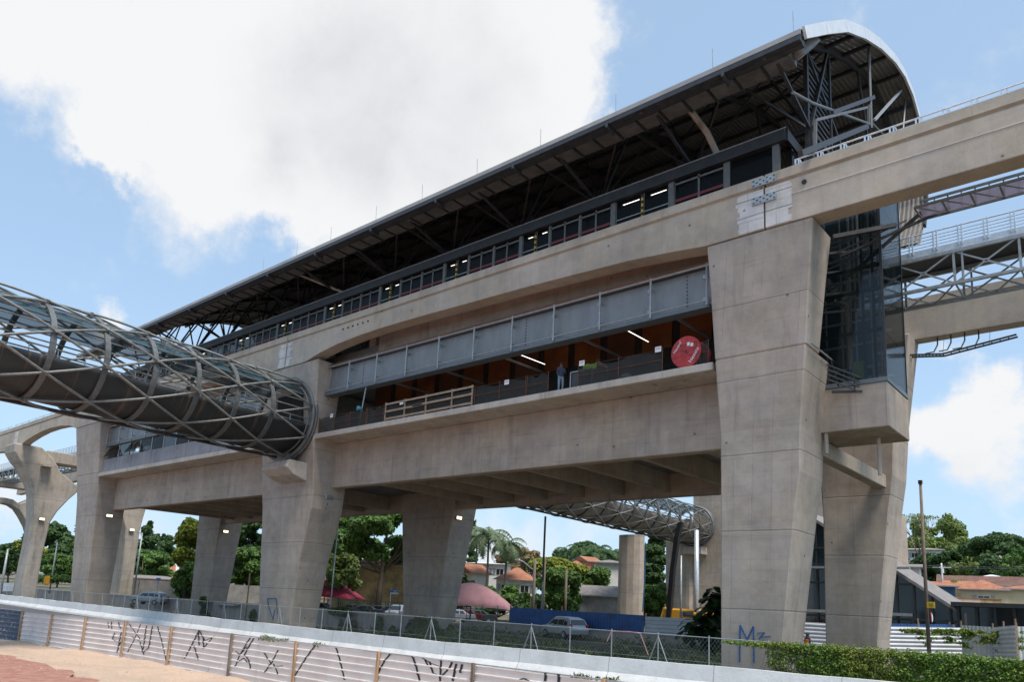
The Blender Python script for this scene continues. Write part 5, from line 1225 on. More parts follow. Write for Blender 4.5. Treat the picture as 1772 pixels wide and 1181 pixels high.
tr_ = MB(); xsr = np.linspace(-74, 0, 90); tr_.loft([[(x, hoY(x)-.03, ZT+.0), (x, hoY(x)+.03, ZT+.0), (x, hoY(x)+.03, ZT+.04), (x, hoY(x)-.03, ZT+.04)] for x in xsr]); tr_.build('top_edge', 'steel', hd)
for i, x in enumerate(PX_):
    w = random.uniform(-.03, .03); m = MB(); m.bar((x+w, hoY(x)-.10, ZB-.1), (x-w, hoY(x)-.10, ZT+.06), .10, .08, up=(0, 1, 0)); m.build('post', 'woodgrey' if i in (10, 13) else 'wood', hd)
GF = [  # polylines traced on the sheets, photo pixels
 [(187, 1077), (189, 1088)], [(193, 1077), (194, 1090)], [(205, 1078), (209, 1089)], [(193, 1104), (212, 1107)], [(199, 1096), (195, 1107), (204, 1112)], [(210, 1096), (203, 1131)], [(211, 1111), (206, 1118)],
 [(224, 1081), (243, 1107)], [(244, 1081), (233, 1108), (221, 1130)], [(254, 1084), (251, 1106), (247, 1130)], [(264, 1085), (261, 1104), (258, 1122), (249, 1130)], [(273, 1085), (281, 1112), (289, 1149)], [(228, 1102), (243, 1112), (249, 1134)],
 [(345, 1092), (336, 1110), (320, 1141)], [(345, 1092), (355, 1110), (371, 1103)], [(344, 1095), (345, 1118)], [(328, 1118), (336, 1118), (342, 1138), (344, 1144)], [(353, 1122), (371, 1102)], [(352, 1104), (353, 1124)],
 [(434, 1104), (424, 1120), (414, 1138), (408, 1154)], [(440, 1105), (430, 1122), (424, 1134)], [(408, 1128), (416, 1134), (428, 1120)], [(424, 1134), (432, 1146), (434, 1158)], [(412, 1148), (422, 1140), (432, 1150)],
 [(457, 1130), (470, 1150), (482, 1126)], [(462, 1150), (490, 1155)], [(470, 1148), (458, 1166)], [(474, 1150), (482, 1168)], [(466, 1158), (479, 1155), (490, 1153)], [(444, 1161), (447, 1162)], [(452, 1163), (455, 1164)],
 [(546, 1118), (530, 1140), (510, 1172)], [(582, 1122), (588, 1140), (597, 1178)], [(676, 1133), (668, 1142), (662, 1152), (650, 1176)], [(714, 1137), (720, 1152), (727, 1180)],
 [(732, 1140), (744, 1148), (762, 1155), (798, 1161)], [(736, 1144), (742, 1154)], [(744, 1146), (750, 1166), (764, 1172), (776, 1160)], [(764, 1144), (762, 1180)], [(783, 1147), (778, 1158)], [(790, 1150), (784, 1180)], [(800, 1151), (797, 1166)], [(820, 1152), (816, 1178)],
 [(945, 1166), (944, 1180)], [(968, 1168), (967, 1182)], [(896, 1179), (908, 1175), (920, 1181)]]
gm = MB()
for pl in GF:
    P = [onH(*p) for p in pl]; gm = MB()
    for a, c in zip(P, P[1:]):
        n_ = max(1, int((c-a).length/.06)); q = [a.lerp(c, i/n_) for i in range(n_+1)]
        w = .05
        A_ = []; B_ = []
        for v in q:
            y = hoY(v.x)+hprof(min(max(v.z, ZB), ZT-.001)+1e-4)-.016; A_.append((v.x-w+random.uniform(-.005, .005), y, v.z)); B_.append((v.x+w, y, v.z+.004))
        gm.grid([A_, B_])
    gm.build('graffiti_stroke', 'graff', hd, solid=.002)

# ------------------------------------------------------------------ houses
def house(name, label, px, D, w, d, h, wall, roofm='tile', rz=0, rh=1.4, zoff=None, pyb=None, win=2, gable=False, cat='house', group='houses on the slope behind the station', over=.45):
    X, Y, Z = base(px, D)
    if pyb is not None: Z = ztop(px, pyb, D)
    t = thing(name, label, cat, (X, Y, Z), group, rz, local=True); bh = 6
    MB().box(-w/2, w/2, -d/2, d/2, -bh, h).build('wall', wall, t)
    a, b_ = w/2+over, d/2+over; m = MB()
    if gable: m.add([(-a, -b_, h-.05), (a, -b_, h-.05), (a, b_, h-.05), (-a, b_, h-.05), (-a, 0, h+rh), (a, 0, h+rh)], [(0, 1, 5, 4), (2, 3, 4, 5), (1, 2, 5), (3, 0, 4), (0, 3, 2, 1)])
    else:
        r = max(.2, a-b_); m.add([(-a, -b_, h-.05), (a, -b_, h-.05), (a, b_, h-.05), (-a, b_, h-.05), (-r, 0, h+rh), (r, 0, h+rh)], [(0, 1, 5, 4), (2, 3, 4, 5), (1, 2, 5), (3, 0, 4), (0, 3, 2, 1)])
    m.build('roof', roofm, t)
    m = MB().box(-a, a, -b_-.04, -b_-.003, h-.16, h-.02); m.build('gutter', 'alu', t)
    for k in range(win):
        x = -w/2+w*(k+.5)/win; f = MB(); f.box(x-.75, x+.75, -d/2-.06, -d/2-.003, h-2.0, h-.8); fo = f.build('window', 'whitewall', t); MB().box(x-.62, x-.04, -d/2-.08, -d/2-.061, h-1.9, h-.9).build('pane', 'carglass', fo); MB().box(x+.04, x+.62, -d/2-.08, -d/2-.061, h-1.9, h-.9).build('pane', 'carglass', fo)
        f = MB(); f.box(x-1.25, x-.78, -d/2-.05, -d/2-.003, h-2.0, h-.8); f.box(x+.78, x+1.25, -d/2-.05, -d/2-.003, h-2.0, h-.8); f.each('shutter', 'alu', t)
    return t
face = R(38)
H = house
H('house', 'cream house with a hipped clay tile roof and one shuttered window above the lobby roof', 1705, 100, 5.2, 5, 1.85, 'cream', 'tile', R(10), 1.3, pyb=1046, win=1)
H('house', 'wide cream house with a sloping tile edge at the right frame edge', 1776, 98, 5, 5, 2.0, 'cream', 'tile', R(10), .5, pyb=1048, win=0)
H('house', 'long low house with a dark clay tile roof behind the cream houses', 1704, 122, 12.0, 6, .6, 'whitewall', 'tileold', R(10), 1.7, pyb=1022, win=0, gable=True)
H('house', 'cream house partly hidden by the small tree, left of the hipped roof', 1662, 106, 3, 4, 2.1, 'cream', 'tile', R(10), .9, pyb=1043, win=0, gable=True)
H('house', 'dark blue house with a sloping tile roof behind the escalator hall', 1608, 95, 5.6, 4, 2.3, 'bluewall', 'tile', R(18), .55, pyb=1046, win=0, gable=False)
H('house', 'white house top showing just right of the rear pillar', 1562, 105, 5, 5, 3.0, 'whitewall', 'fibre', R(10), .5, pyb=1020, win=0, gable=True)
H('pavilion', 'pale pyramid roof rising behind the long dark tile roof', 1722, 125, 7, 7, 1, 'whitewall', 'white', R(10), 1.0, pyb=1016, win=0, cat='pavilion', group=None)
H('house', 'large tan roofed building on the hill between the trees at right', 1702, 190, 11, 9, 2, 'cream', 'tan', R(-12), 3.2, pyb=985, win=0, gable=True)
H('house', 'pale building high on the hill behind the bare tree', 1590, 180, 14, 8, 3.5, 'whitewall', 'tan', R(10), .6, pyb=978, win=3)
m = MB().box(-3, 3, -.2, .2, 0, 1.1)
X, Y, Z = base(1668, 93); t = thing('shop_wall', 'low pink and yellow wall above the lobby flat roof', 'wall', (X, Y, ztop(1668, 1050, 93)), None, R(38), True); MB().box(-2.2, 2.1, -.2, .2, -3, 1.0).build('wall_panel', 'peach', t); MB().box(2.11, 4.6, -.2, .2, -3, 1.0).build('wall_panel', 'ochre', t); MB().box(-2.2, 4.6, -.3, .3, 1.001, 1.1).build('coping', 'tile', t)
H('house', 'white two storey house with red shutters seen through the palms', 840, 135, 8, 6, 4.6, 'whitewall', 'whitewall', R(35), .3, pyb=1022, win=3)
H('house', 'small white gabled house in front of the palms', 812, 118, 3.4, 5, 2.6, 'whitewall', 'tile', R(80), 1.5, pyb=1022, win=0, gable=True)
H('house', 'white house with a bright clay hip roof right of the palms', 893, 120, 6.0, 6, 3.2, 'whitewall', 'tile', R(35), 2.0, pyb=1040, win=2)
H('house', 'terracotta house with a clay gable high on the slope behind the umbrella tree', 1014, 150, 3.4, 4, 1.6, 'terracotta', 'tile', R(75), 1.0, pyb=986, win=0, gable=True)
H('house', 'orange-roofed house on the slope left of the lone column', 1044, 148, 3.4, 4, 1.1, 'cream', 'tile', R(35), .9, pyb=988, win=0)
H('house', 'white house with an orange hipped roof between the umbrella tree and the lone column', 995, 118, 4.2, 5, 3.6, 'whitewall', 'tile', R(30), 1.7, pyb=1030, win=0)
H('house', 'pale house with a dark eave beside the lone column', 1053, 112, 4.4, 5, 5.0, 'whitewall', 'fibre', R(38), .5, pyb=1034, win=0)
H('shed', 'long low shed with a grey fibre-cement roof above the blue hoarding', 1022, 100, 9.5, 4, 1.6, 'greywall', 'fibre', R(38), 1.3, pyb=1052, win=0, gable=True, cat='shed', group=None)
H('house', 'old ochre and grey rendered house behind the big tree and parked cars', 665, 118, 15, 7, 6.2, 'ochre', 'tile', R(46), .9, pyb=1050, win=0)
H('house', 'grey rendered wall of the neighbouring house left of the ochre house', 622, 117, 3.6, 5, 6.2, 'greywall', 'tile', R(46), .3, pyb=1050, win=0)
H('house', 'terracotta house behind the small light green tree', 595, 124, 7, 6, 6.4, 'peach', 'tile', R(46), 1, pyb=1050, win=2)
H('house', 'low white building with a bright clay roof between the conifer and the yellowish tree', 290, 150, 9, 8, 3.0, 'whitewall', 'tile', R(50), 3.2, pyb=1030, win=2)
H('house', 'low terracotta building under the trees behind the round road sign', 262, 132, 12, 8, 2.8, 'terracotta', 'fibre', R(55), .5, pyb=1030, win=0)
X, Y, Z = base(1060, 300)
# graffitied garden wall at left
X, Y, Z = base(420, 112); t = thing('street_wall', 'dark graffitied street wall between the two left pillars', 'wall', (X, Y, Z), None, R(55), True); MB().box(-22, 10, -.2, .2, -2, 2.6).build('wall_panel', 'greywall', t)
X, Y, Z = base(1150, 110); t = thing('garden_wall', 'low white garden wall behind the lone column', 'wall', (X, Y, Z), None, R(38), True); MB().box(-10, 10, -.2, .2, -2, 1.6).build('wall_panel', 'whitewall', t)
# ------------------------------------------------------------------ trees
T = tree
T(100, 898, 62, 190, 'round', 'big dark tree between the flared column and the far left pillar', 'leafdark', 12000, .75, .2)
T(40, 925, 42, 200, 'round', 'pale yellowish tree left of the flared column', 'leafyel', 7000, .7, .2)
T(100, 955, 42, 150, 'round', 'lower green spreading tree beside the flared column', 'leafmid', 9000, .5, .25)
T(15, 940, 35, 170, 'round', 'green tree at the left frame edge', 'leafdark', 5000, .6, .2)
T(150, 900, 40, 200, 'round', 'dark tree behind the far left front pillar', 'leafdark', 4000, .8, .2)
T(243, 898, 55, 170, 'cone', 'dark conifer right of the far left rear pillar', 'leafdark', 12000, .6, .15, group='conifers')
T(268, 920, 30, 185, 'round', 'dark tree against the sky right of the conifer', 'leafdark', 5000, .6, .2)
T(245, 950, 58, 140, 'round', 'light green tree below the conifer', 'leafmid', 11000, .45, .3)
T(335, 885, 45, 105, 'round', 'tall yellowish green tree left of the paired rear pillar', 'leafyel', 14000, .42, .1)
T(322, 965, 25, 100, 'round', 'drooping lower foliage beside the yellowish tree', 'leafmid', 4000, .4, .1)
T(440, 885, 60, 150, 'round', 'dark tree top under the girder at left', 'leafdark', 11000, .6, .2)
T(430, 940, 48, 115, 'round', 'light green tree between the rear and front left pillars', 'leafmid', 11000, .4, .25)
T(655, 850, 118, 112, 'round', 'very large green tree with dark forked trunk behind the parked cars', 'leafmid', 30000, .42, .38, trunk_r=.42)
T(555, 850, 55, 128, 'round', 'dark green tree behind the leaning thin pole', 'leafdark', 12000, .5, .2)
T(590, 952, 38, 88, 'round', 'small airy light green tree in front of the red canopy', 'leaflight', 3600, .3, .35, holes=.7)
T(812, 897, 20, 165, 'cone', 'narrow pointed conifer behind the palms', 'leafdark', 5000, .45, .1, group='conifers')
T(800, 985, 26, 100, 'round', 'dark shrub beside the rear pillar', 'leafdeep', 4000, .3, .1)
T(905, 942, 32, 230, 'round', 'rusty autumn coloured tree on the skyline', 'leafautumn', 5000, .6, .3)
T(873, 950, 26, 235, 'round', 'second rusty coloured tree, nearer the palms', 'leafautumn', 4000, .6, .3)
T(950, 962, 60, 102, 'umbrella', 'wide yellow-green umbrella shaped tree behind the blue hoarding', 'leafyel', 12000, .38, .45, group='umbrella shaped trees')
T(968, 982, 46, 96, 'round', 'darker green tree under the umbrella shaped tree', 'leafmid', 10000, .38, .2)
T(860, 1008, 50, 98, 'round', 'olive green bushy tree behind the pink canopy', 'leafmid', 9000, .33, .1)
T(920, 1025, 34, 95, 'round', 'dark bushy shrub left of the wooden poles', 'leafdark', 6000, .33, .05)
T(1025, 980, 40, 106, 'round', 'mid green tree behind the orange-roofed houses', 'leafmid', 8000, .42, .2)
T(1045, 945, 50, 220, 'round', 'dark green skyline tree among the palms', 'leafdark', 8000, .7, .2)
T(985, 950, 45, 240, 'round', 'green skyline trees left of the tall palms', 'leafdark', 7000, .7, .2)
T(1010, 932, 26, 215, 'umbrella', 'flat topped tree on the skyline between palms', 'leafdark', 4000, .6, .55, group='umbrella shaped trees')
T(1128, 915, 32, 122, 'col', 'tall dense dark cypress-like tree right of the lone column', 'leafdark', 16000, .38, .03, group='conifers')
T(1128, 1005, 36, 108, 'round', 'rounded green shrub in front of the dense dark tree', 'leafmid', 9000, .33, .05)
T(1632, 893, 64, 190, 'round', 'large airy green tree on the hill right of the tall pole', 'leaflight', 16000, .5, .2)
T(1665, 925, 45, 185, 'round', 'large light green tree on the hill', 'leaflight', 9000, .55, .2)
T(1640, 945, 46, 165, 'round', 'dense darker tree in front of the airy hill tree', 'leafdark', 13000, .5, .1)
T(1575, 962, 48, 170, 'round', 'dark tree left of the tall pole', 'leafdark', 10000, .5, .1)
T(1590, 928, 26, 195, 'round', 'small round tree beside the bare tree', 'leaflight', 4000, .5, .2)
T(1740, 918, 60, 150, 'umbrella', 'wide spreading tree at the right frame edge', 'leafdark', 12000, .45, .4, group='umbrella shaped trees')
T(1745, 955, 60, 140, 'round', 'dense dark green tree under the spreading tree at right', 'leafdark', 14000, .45, .05)
T(1770, 940, 35, 130, 'round', 'brighter green tree at the right frame edge', 'leafmid', 7000, .42, .1)
T(1680, 972, 36, 160, 'round', 'pale olive tree above the long tile roof', 'leaflight', 7000, .42, .05)
T(1645, 1000, 34, 108, 'round', 'small light tree with cream blossom behind the blue house', 'leaflight', 5000, .25, .1)
T(1300, 960, 60, 170, 'round', 'tree hidden behind the nearest pillar', 'leafdark', 3000, .8, .1)
for px, D, h in ((-20, 260, 940), (180, 260, 925), (380, 230, 930), (500, 220, 925), (720, 240, 950), (1500, 260, 940)):
    T(px, h, 70, D, 'round', 'distant dark treetop on the skyline, number seen behind the station', 'leafdark', 6000, .9, .1, group='distant trees along the skyline')
# bare tree on the hill
X, Y, Z = base(1592, 175); bt = thing('tree', 'thin nearly bare tree standing above the hill houses, left of the tall pole', 'tree', (X, Y, Z), 'broadleaf trees behind the station', 0, True)
m = MB(); Ht = ztop(1592, 888, 175)-Z; tips = []
def branch(p, d, l, r, dep):
    q = p+d*l; mid = p.lerp(q, .5)+Vector((random.gauss(0, .05), random.gauss(0, .05), 0))*l; m.tube([p, mid, q], [r, r*.8, r*.6], 6)
    if dep == 0: tips.append(q); return
    for k in range(3 if dep > 1 else 3):
        th = random.random()*6.28; nd = (d+Vector((math.cos(th), math.sin(th), .12*dep))*(.75 if dep < 3 else .55)).normalized(); branch(q, nd, l*.55, r*.55, dep-1)
branch(Vector((0, 0, 0)), Vector((.05, 0, 1)), Ht*.5, .3, 4); m.build('trunk', 'woodgrey', bt, smooth=True)
leafmesh('crown', [tuple(t_) for t_ in tips], [(.9, .9, .5)]*len(tips), 1100, .24, 'leaflight', bt)
for px, py, D, lb, fr, dr in ((840, 903, 112, 'tall feathery palm in front of the white house', 5.0, .9), (872, 925, 115, 'shorter feathery palm right of the tall one', 4.2, 1.0), (820, 915, 125, 'palm half hidden beside the rear pillar', 4.0, .9),
    (1000, 940, 190, 'palm on the skyline, left one of the cluster', 4.6, 1), (978, 945, 195, 'palm with drooping crown at the left end of the skyline cluster', 4.6, 1), (1032, 938, 185, 'palm on the skyline near the lone column', 4.6, 1), (1050, 948, 180, 'low palm right beside the lone column', 4.4, 1), (1018, 950, 175, 'palm in the middle of the skyline cluster', 4.2, 1)):
    palm(px, py, D, lb, fr, mat='leafpalm' if D < 150 else 'leafdark', droop=dr)
# dark feathery tree next to the nearest pillar
def at(px, py, D): d = ray(px, py); d = d/(d@cf); return Vector(d*D)
nb = at(1232, 1075, 47); ft = thing('tree', 'dark feathery-leaved tree close to the left side of the nearest pillar', 'tree', (nb.x, nb.y, -3.6), 'broadleaf trees behind the station', 0, True)
m = MB(); V = []; Fc = []
for k in range(5): m.tube([(.1*k, 0, 0), (.3*k-.6, 0, 2.0), (.5*k-1.1, .1, 3.6+.3*k)], [.09, .06, .03], 6)
m.build('trunk', 'bark', ft)
def frond(p, d, L_, w):
    d = d.normalized(); side = d.cross(Vector((0, 0, 1))).normalized(); pts = [p]; ang = d.z
    for i in range(8): dd = Vector((d.x, d.y, ang)).normalized(); pts.append(pts[-1]+dd*L_/8); ang -= .2
    for i in range(1, 9):
        for q in range(3):
            c = pts[i-1].lerp(pts[i], q/3); l = w*math.sin(math.pi*(i+.3)/9.5)**.7
            for sg in (-1, 1):
                tip = c+side*sg*l+d*l*.35-Vector((0, 0, l*.25)); a = (pts[i]-pts[i-1]).normalized()*.045; n0 = len(V); V.extend([tuple(c-a), tuple(c+a), tuple(tip+a*.7), tuple(tip-a*.7)]); Fc.append((n0, n0+1, n0+2, n0+3))
right_ = Vector((cr[0], cr[1], 0)).normalized()
for k in range(330):
    th = random.random()*6.28; q = random.random(); cpos = Vector((0, 0, 0))
    zc_ = random.choice([(4.6, .3, .6), (4.1, .15, .7), (3.1, -.7, 1.0), (2.5, -1.0, .9), (2.3, -.2, 1.0), (1.8, .3, .6), (3.4, .2, .7)])
    p = right_*(zc_[1]+random.gauss(0, .3)*zc_[2])+Vector((0, 0, zc_[0]+random.gauss(0, .25)))+Vector((0, random.gauss(0, .4), 0)); frond(p, Vector((math.cos(th), math.sin(th), random.uniform(-.1, .6))), random.uniform(.6, 1.1), .22)
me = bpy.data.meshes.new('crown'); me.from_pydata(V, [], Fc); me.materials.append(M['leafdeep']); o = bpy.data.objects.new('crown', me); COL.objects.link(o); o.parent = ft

# ------------------------------------------------------------------ cars
def car_proto(col, label, kind='hatch'):
    mt = simple('car_paint_'+label[:6], col, .3, .35, .04, 2); t = thing('parked_car', label, 'car', (0, 0, 0), 'cars in the street behind the canal wall', 0, True)
    hh = 1.62 if kind == 'suv' else 1.48
    prof = [(-2.1, .35), (-2.14, .62), (-2.05, .88), (-1.2, .98), (-.45, hh-.08), (.1, hh), (1.1, hh-.02), (1.75, hh-.15), (2.02, 1.0), (2.1, .7), (2.06, .35)]
    if kind == 'sedan': prof = [(-2.2, .35), (-2.25, .62), (-2.12, .84), (-1.2, .95), (-.5, 1.38), (.1, 1.46), (.8, 1.40), (1.35, 1.02), (2.1, .98), (2.22, .7), (2.16, .35)]
    def hw(z): return float(np.interp(z, [.3, .6, .95, 1.45, 1.65], [.80, .87, .86, .64, .6]))
    n = len(prof); vs = [(x, -hw(z), z) for x, z in prof]+[(x, hw(z), z) for x, z in prof]; fs = [(i, (i+1) % n, n+(i+1) % n, n+i) for i in range(n)]
    belt = 3; e_ = 8
    fs += [tuple(range(0, belt+1))+tuple(range(e_, n)), tuple(range(belt, e_+1))]; fs += [tuple(i+n for i in reversed(f)) for f in fs[-2:]]
    MB().add(vs, fs).build('body', mt, t, bevel=.05)
    g_ = MB()
    for sg in (-1, 1):
        x0, x1 = (-.95, 1.78) if kind != 'sedan' else (-.98, 1.1)
        top = [(-.42, hh-.17), (.35, hh-.13)] ; 
        for (a, b_, c_, d_) in (((x0+.05), .28, -.36, .28), (.36, 1.15 if kind != 'sedan' else 1.0, .36, 1.05 if kind != 'sedan' else .72)):
            zt2 = (hh-.14) if kind != 'sedan' else 1.33
            q = [(a, 1.0), (b_, 1.0), (d_, zt2), (c_, zt2)]; g_.loft([[(x, sg*(hw(z)+.004), z) for x, z in q], [(x, sg*(hw(z)+.012), z) for x, z in q]])
        if kind != 'sedan': q = [(1.22, 1.0), (1.72, 1.02), (1.55, hh-.2), (1.13, hh-.14)]; g_.loft([[(x, sg*(hw(z)+.004), z) for x, z in q], [(x, sg*(hw(z)+.012), z) for x, z in q]])
    g_.each('side_window', 'carglass', t)
    def pane(i, lab):
        (x0, z0), (x1, z1) = prof[i], prof[i+1]; d = Vector((x1-x0, 0, z1-z0)); nn = Vector((-d.z, 0, d.x)).normalized()
        if nn.z < 0: nn = -nn
        a = Vector((x0, 0, z0))+d*.1+nn*.012; b_ = Vector((x0, 0, z0))+d*.9+nn*.012
        MB().loft([[(a.x, -hw(a.z)+.1, a.z), (a.x, hw(a.z)-.1, a.z), (a.x-nn.x*.01, hw(a.z)-.1, a.z-nn.z*.01), (a.x-nn.x*.01, -hw(a.z)+.1, a.z-nn.z*.01)], [(b_.x, -hw(b_.z)+.1, b_.z), (b_.x, hw(b_.z)-.1, b_.z), (b_.x-nn.x*.01, hw(b_.z)-.1, b_.z-nn.z*.01), (b_.x-nn.x*.01, -hw(b_.z)+.1, b_.z-nn.z*.01)]]).build(lab, 'carglass', t)
    pane(3, 'windscreen'); pane(7 if kind != 'sedan' else 6, 'rear_window')
    for (x, y) in ((-1.35, -.8), (-1.35, .8), (1.3, -.8), (1.3, .8)):
        s = 1 if y > 0 else -1; w = MB().tube([(x, y-s*.1, .31), (x, y+s*.09, .31)], .31, 18).build('wheel', 'black', t); MB().tube([(x, y+s*.09, .31), (x, y+s*.1, .31)], .18, 12).build('rim', 'alu', w)
    for y in (-.62, .62): MB().box(-2.19 if kind == 'sedan' else -2.12, -1.98, y-.17, y+.17, .66, .84).build('headlight', 'white', t, bevel=.02)
    for y in (-.70, .70): MB().box(1.9, 2.11 if kind != 'sedan' else 2.2, y-.09, y+.1, .8, 1.1 if kind != 'sedan' else .96).build('tail_light', 'red', t, bevel=.02)
    MB().box(-2.2, -2.1, -.5, .5, .4, .56).build('grille', 'black', t); MB().box(-.3, -.1, -.99, -.88, .95, 1.08).build('mirror', mt, t); MB().box(-.3, -.1, .88, .99, .95, 1.08).build('mirror', mt, t)
    return t
def putcar(t, px, D, rz, label=None, first=True):
    X, Y, Z = base(px, D); Z += 0
    if first: t.location = (X, Y, Z); t.rotation_euler = (0, 0, rz); return t
    return dup(t, (X, Y, Z), rz, label)
silver = car_proto((.42, .44, .46), 'silver hatchback with red tail light in front of the blue hoarding', 'suv')
putcar(silver, 978, 57, R(-22))
putcar(silver, 262, 92, R(30), 'silver car low behind the canal wall, below the bright clay roof', False)
putcar(silver, 690, 84, R(120), 'silver car partly behind the dark rear pillar, under the blue street sign', False)
dark = car_proto((.045, .06, .07), 'dark grey sedan parked facing the canal, right of the red canopy', 'sedan')
putcar(dark, 607, 86, R(55)); putcar(dark, 630, 83, R(60), 'dark green sedan, second of the parked row', False); putcar(dark, 660, 85, R(8), 'black car seen side on in the parked row', False)
putcar(dark, 553, 84, R(35), 'dark car mostly hidden by the front pillar, left end of the parked row', False)
blue = car_proto((.03, .045, .09), 'navy car at the right of the parked row beside the sign post', 'sedan'); putcar(blue, 676, 84, R(50))
whitec = car_proto((.6, .6, .6), 'pale car parked under the pink canopy', 'sedan'); putcar(whitec, 788, 82, R(60))
redc = car_proto((.10, .012, .012), 'dark red car parked under the pink canopy', 'sedan'); putcar(redc, 803, 87, R(60)); putcar(dark, 825, 88, R(60), 'black car in the shade of the pink canopy', False)

# ------------------------------------------------------------------ canopies
def canopy(px, pyp, D, w, d, mat, label, side=0, ph=2.6):
    X, Y, Z = base(px, D); t = thing('shade_canopy', label, 'canopy', (X, Y, Z), 'peaked fabric canopies over the parking', R(38), True)
    z = ztop(px, pyp, D)-Z; m = MB(); n_ = 12; rows = []
    for i in range(n_+1):
        u = i/n_*2-1; row = []
        for j in range(n_+1):
            v = j/n_*2-1; r = max(abs(u), abs(v)); hgt = z-(z-ph)*(r**1.7)+.35*((abs(u)*abs(v))**.5 < 0)
            sag = .35*(1-abs(v if abs(u) > abs(v) else u))*r*r; row.append((u*w/2*(1-.06*(1-v*v)*abs(u)), v*d/2*(1-.06*(1-u*u)*abs(v)), hgt+sag*.6))
        rows.append(row)
    m.grid(rows); m.build('fabric', mat, t, smooth=True, solid=.02)
    for a in (-1, 1):
        for b_ in (-1, 1): MB().tube([(a*w*.47, b_*d*.47, -.5), (a*w*.47, b_*d*.47, ph)], .07).build('post', 'greenpipe', t)
    MB().tube([(0, 0, -.5), (0, 0, z+.1)], .07).build('mast', 'greenpipe', t)
    m = MB()
    for zz in (.8, 1.7): m.bar((-w/2, -d/2, zz), (w/2, -d/2, zz), .06)
    for k in range(7): m.bar((-w/2+w*k/6, -d/2, 0), (-w/2+w*k/6, -d/2, 2.1), .06)
    m.build('side_frame', 'greenpipe', t); return t
canopy(815, 1009, 74, 8.6, 7, 'pinktent', 'faded pink peaked canopy right of the dark rear pillar', ph=1.75)
canopy(562, 1004, 90, 8.5, 7, 'redtent', 'crimson peaked canopy beside the wide front pillar', ph=1.9)

# ------------------------------------------------------------------ hoardings and fences behind
def hoard(name, label, pxa, pxb, pyt, D0, D1, h, mat, vertical, group='corrugated hoardings round the building site'):
    X0, Y0, Z0 = base(pxa, D0); X1, Y1, Z1 = base(pxb, D1); a = at(pxa, pyt[0], D0); b_ = at(pxb, pyt[1], D1)
    t = thing(name, label, 'hoarding', (X0, Y0, a.z-h), group); A = Vector((a.x, a.y, 0)); B = Vector((b_.x, b_.y, 0)); L_ = (B-A).length; d = (B-A)/L_; nr = Vector((d.y, -d.x, 0))
    if nr.y > 0: nr = -nr
    m = MB()
    if vertical:
        n_ = int(L_/.26); row0 = []; row1 = []
        for i in range(n_*4+1):
            q = A+d*L_*i/(n_*4); off = nr*(.03 if i % 4 in (1, 2) else 0); zt_ = a.z+(b_.z-a.z)*i/(n_*4); row0.append((q.x+off.x, q.y+off.y, zt_-h)); row1.append((q.x+off.x, q.y+off.y, zt_))
        m.grid([row0, row1])
    else:
        rows = []
        for k in range(33):
            off = nr*(.04 if k % 4 in (1, 2) else 0); f = k/32; rows.append([(A.x+d.x*L_*i/8+off.x, A.y+d.y*L_*i/8+off.y, a.z+(b_.z-a.z)*i/8-h*(1-f)) for i in range(9)])
        m.grid(rows)
    m.build('corrugated_sheet', mat, t, solid=.006)
    k = 0.
    while k < L_: q = A+d*k-nr*.08; zt_ = a.z+(b_.z-a.z)*k/L_; MB().bar((q.x, q.y, zt_-h), (q.x, q.y, zt_+random.uniform(.15, .5)), .09).build('post', 'wood', t); k += 2.6
    return t
hoard('hoarding', 'dark blue corrugated hoarding behind the silver hatchback', 883, 1115, (1052, 1066), 62, 54, 2.3, 'bluesheet', True)
hoard('hoarding', 'pale ribbed hoarding right of the blue one, left of the nearest pillar', 1117, 1226, (1068, 1073), 54, 52, 2.2, 'sheetwhite', False)
hoard('hoarding', 'pale ribbed hoarding seen between the two right pillars', 1385, 1440, (1077, 1080), 56, 55, 2.2, 'sheetwhite', False)
hoard('hoarding', 'pale ribbed hoarding with trailing vine right of the rear pillar', 1530, 1662, (1085, 1087), 56, 56, 2.3, 'sheetwhite', False)
hoard('hoarding', 'pale hoarding of upright sheets right of the tall pole', 1662, 1715, (1083, 1086), 57, 55, 2.4, 'sheetwhite', True)
hoard('hoarding', 'pale angled ribbed hoarding with a blue edge near the right frame edge', 1716, 1757, (1087, 1083), 55, 50, 2.4, 'sheetwhite', False)
hoard('hoarding', 'plain white hoarding at the right frame edge', 1759, 1850, (1085, 1088), 56, 54, 2.4, 'white', True)
hoard('hoarding', 'blue hoarding strip inside the site behind the pale hoarding', 1535, 1665, (1080, 1082), 62, 62, 1.8, 'bluesheet', True)
bx = []
for k in range(90):
    px = random.uniform(1590, 1772); py = 1092+abs(random.gauss(0, 11)) if px < 1700 else 1094+abs(random.gauss(0, 14)); p = at(px, py, 53.5); bx.append((p.x, p.y, p.z, .35, .1, .12))
for k in range(40): p = at(random.uniform(1555, 1680), 1091+random.random()*4, 53.5); bx.append((p.x, p.y, p.z, .4, .1, .10))
scatter('trailing_vine', bx, 4500, .085, 'vine', 'sparse vine trailing over the pale hoardings at right', 'vine')
# frame fence at the parking, left
X, Y, Z = base(640, 76); t = thing('parking_fence', 'dark railing in front of the parked cars', 'railing', (X, Y, Z), None, R(41), True); m = MB()
for z_ in (.5, 1.9): m.bar((-7, 0, z_), (6, 0, z_), .07)
for k in range(10): m.bar((-7+1.44*k, 0, -.3), (-7+1.44*k, 0, 1.9), .07)
m.build('rails', 'greenpipe', t)

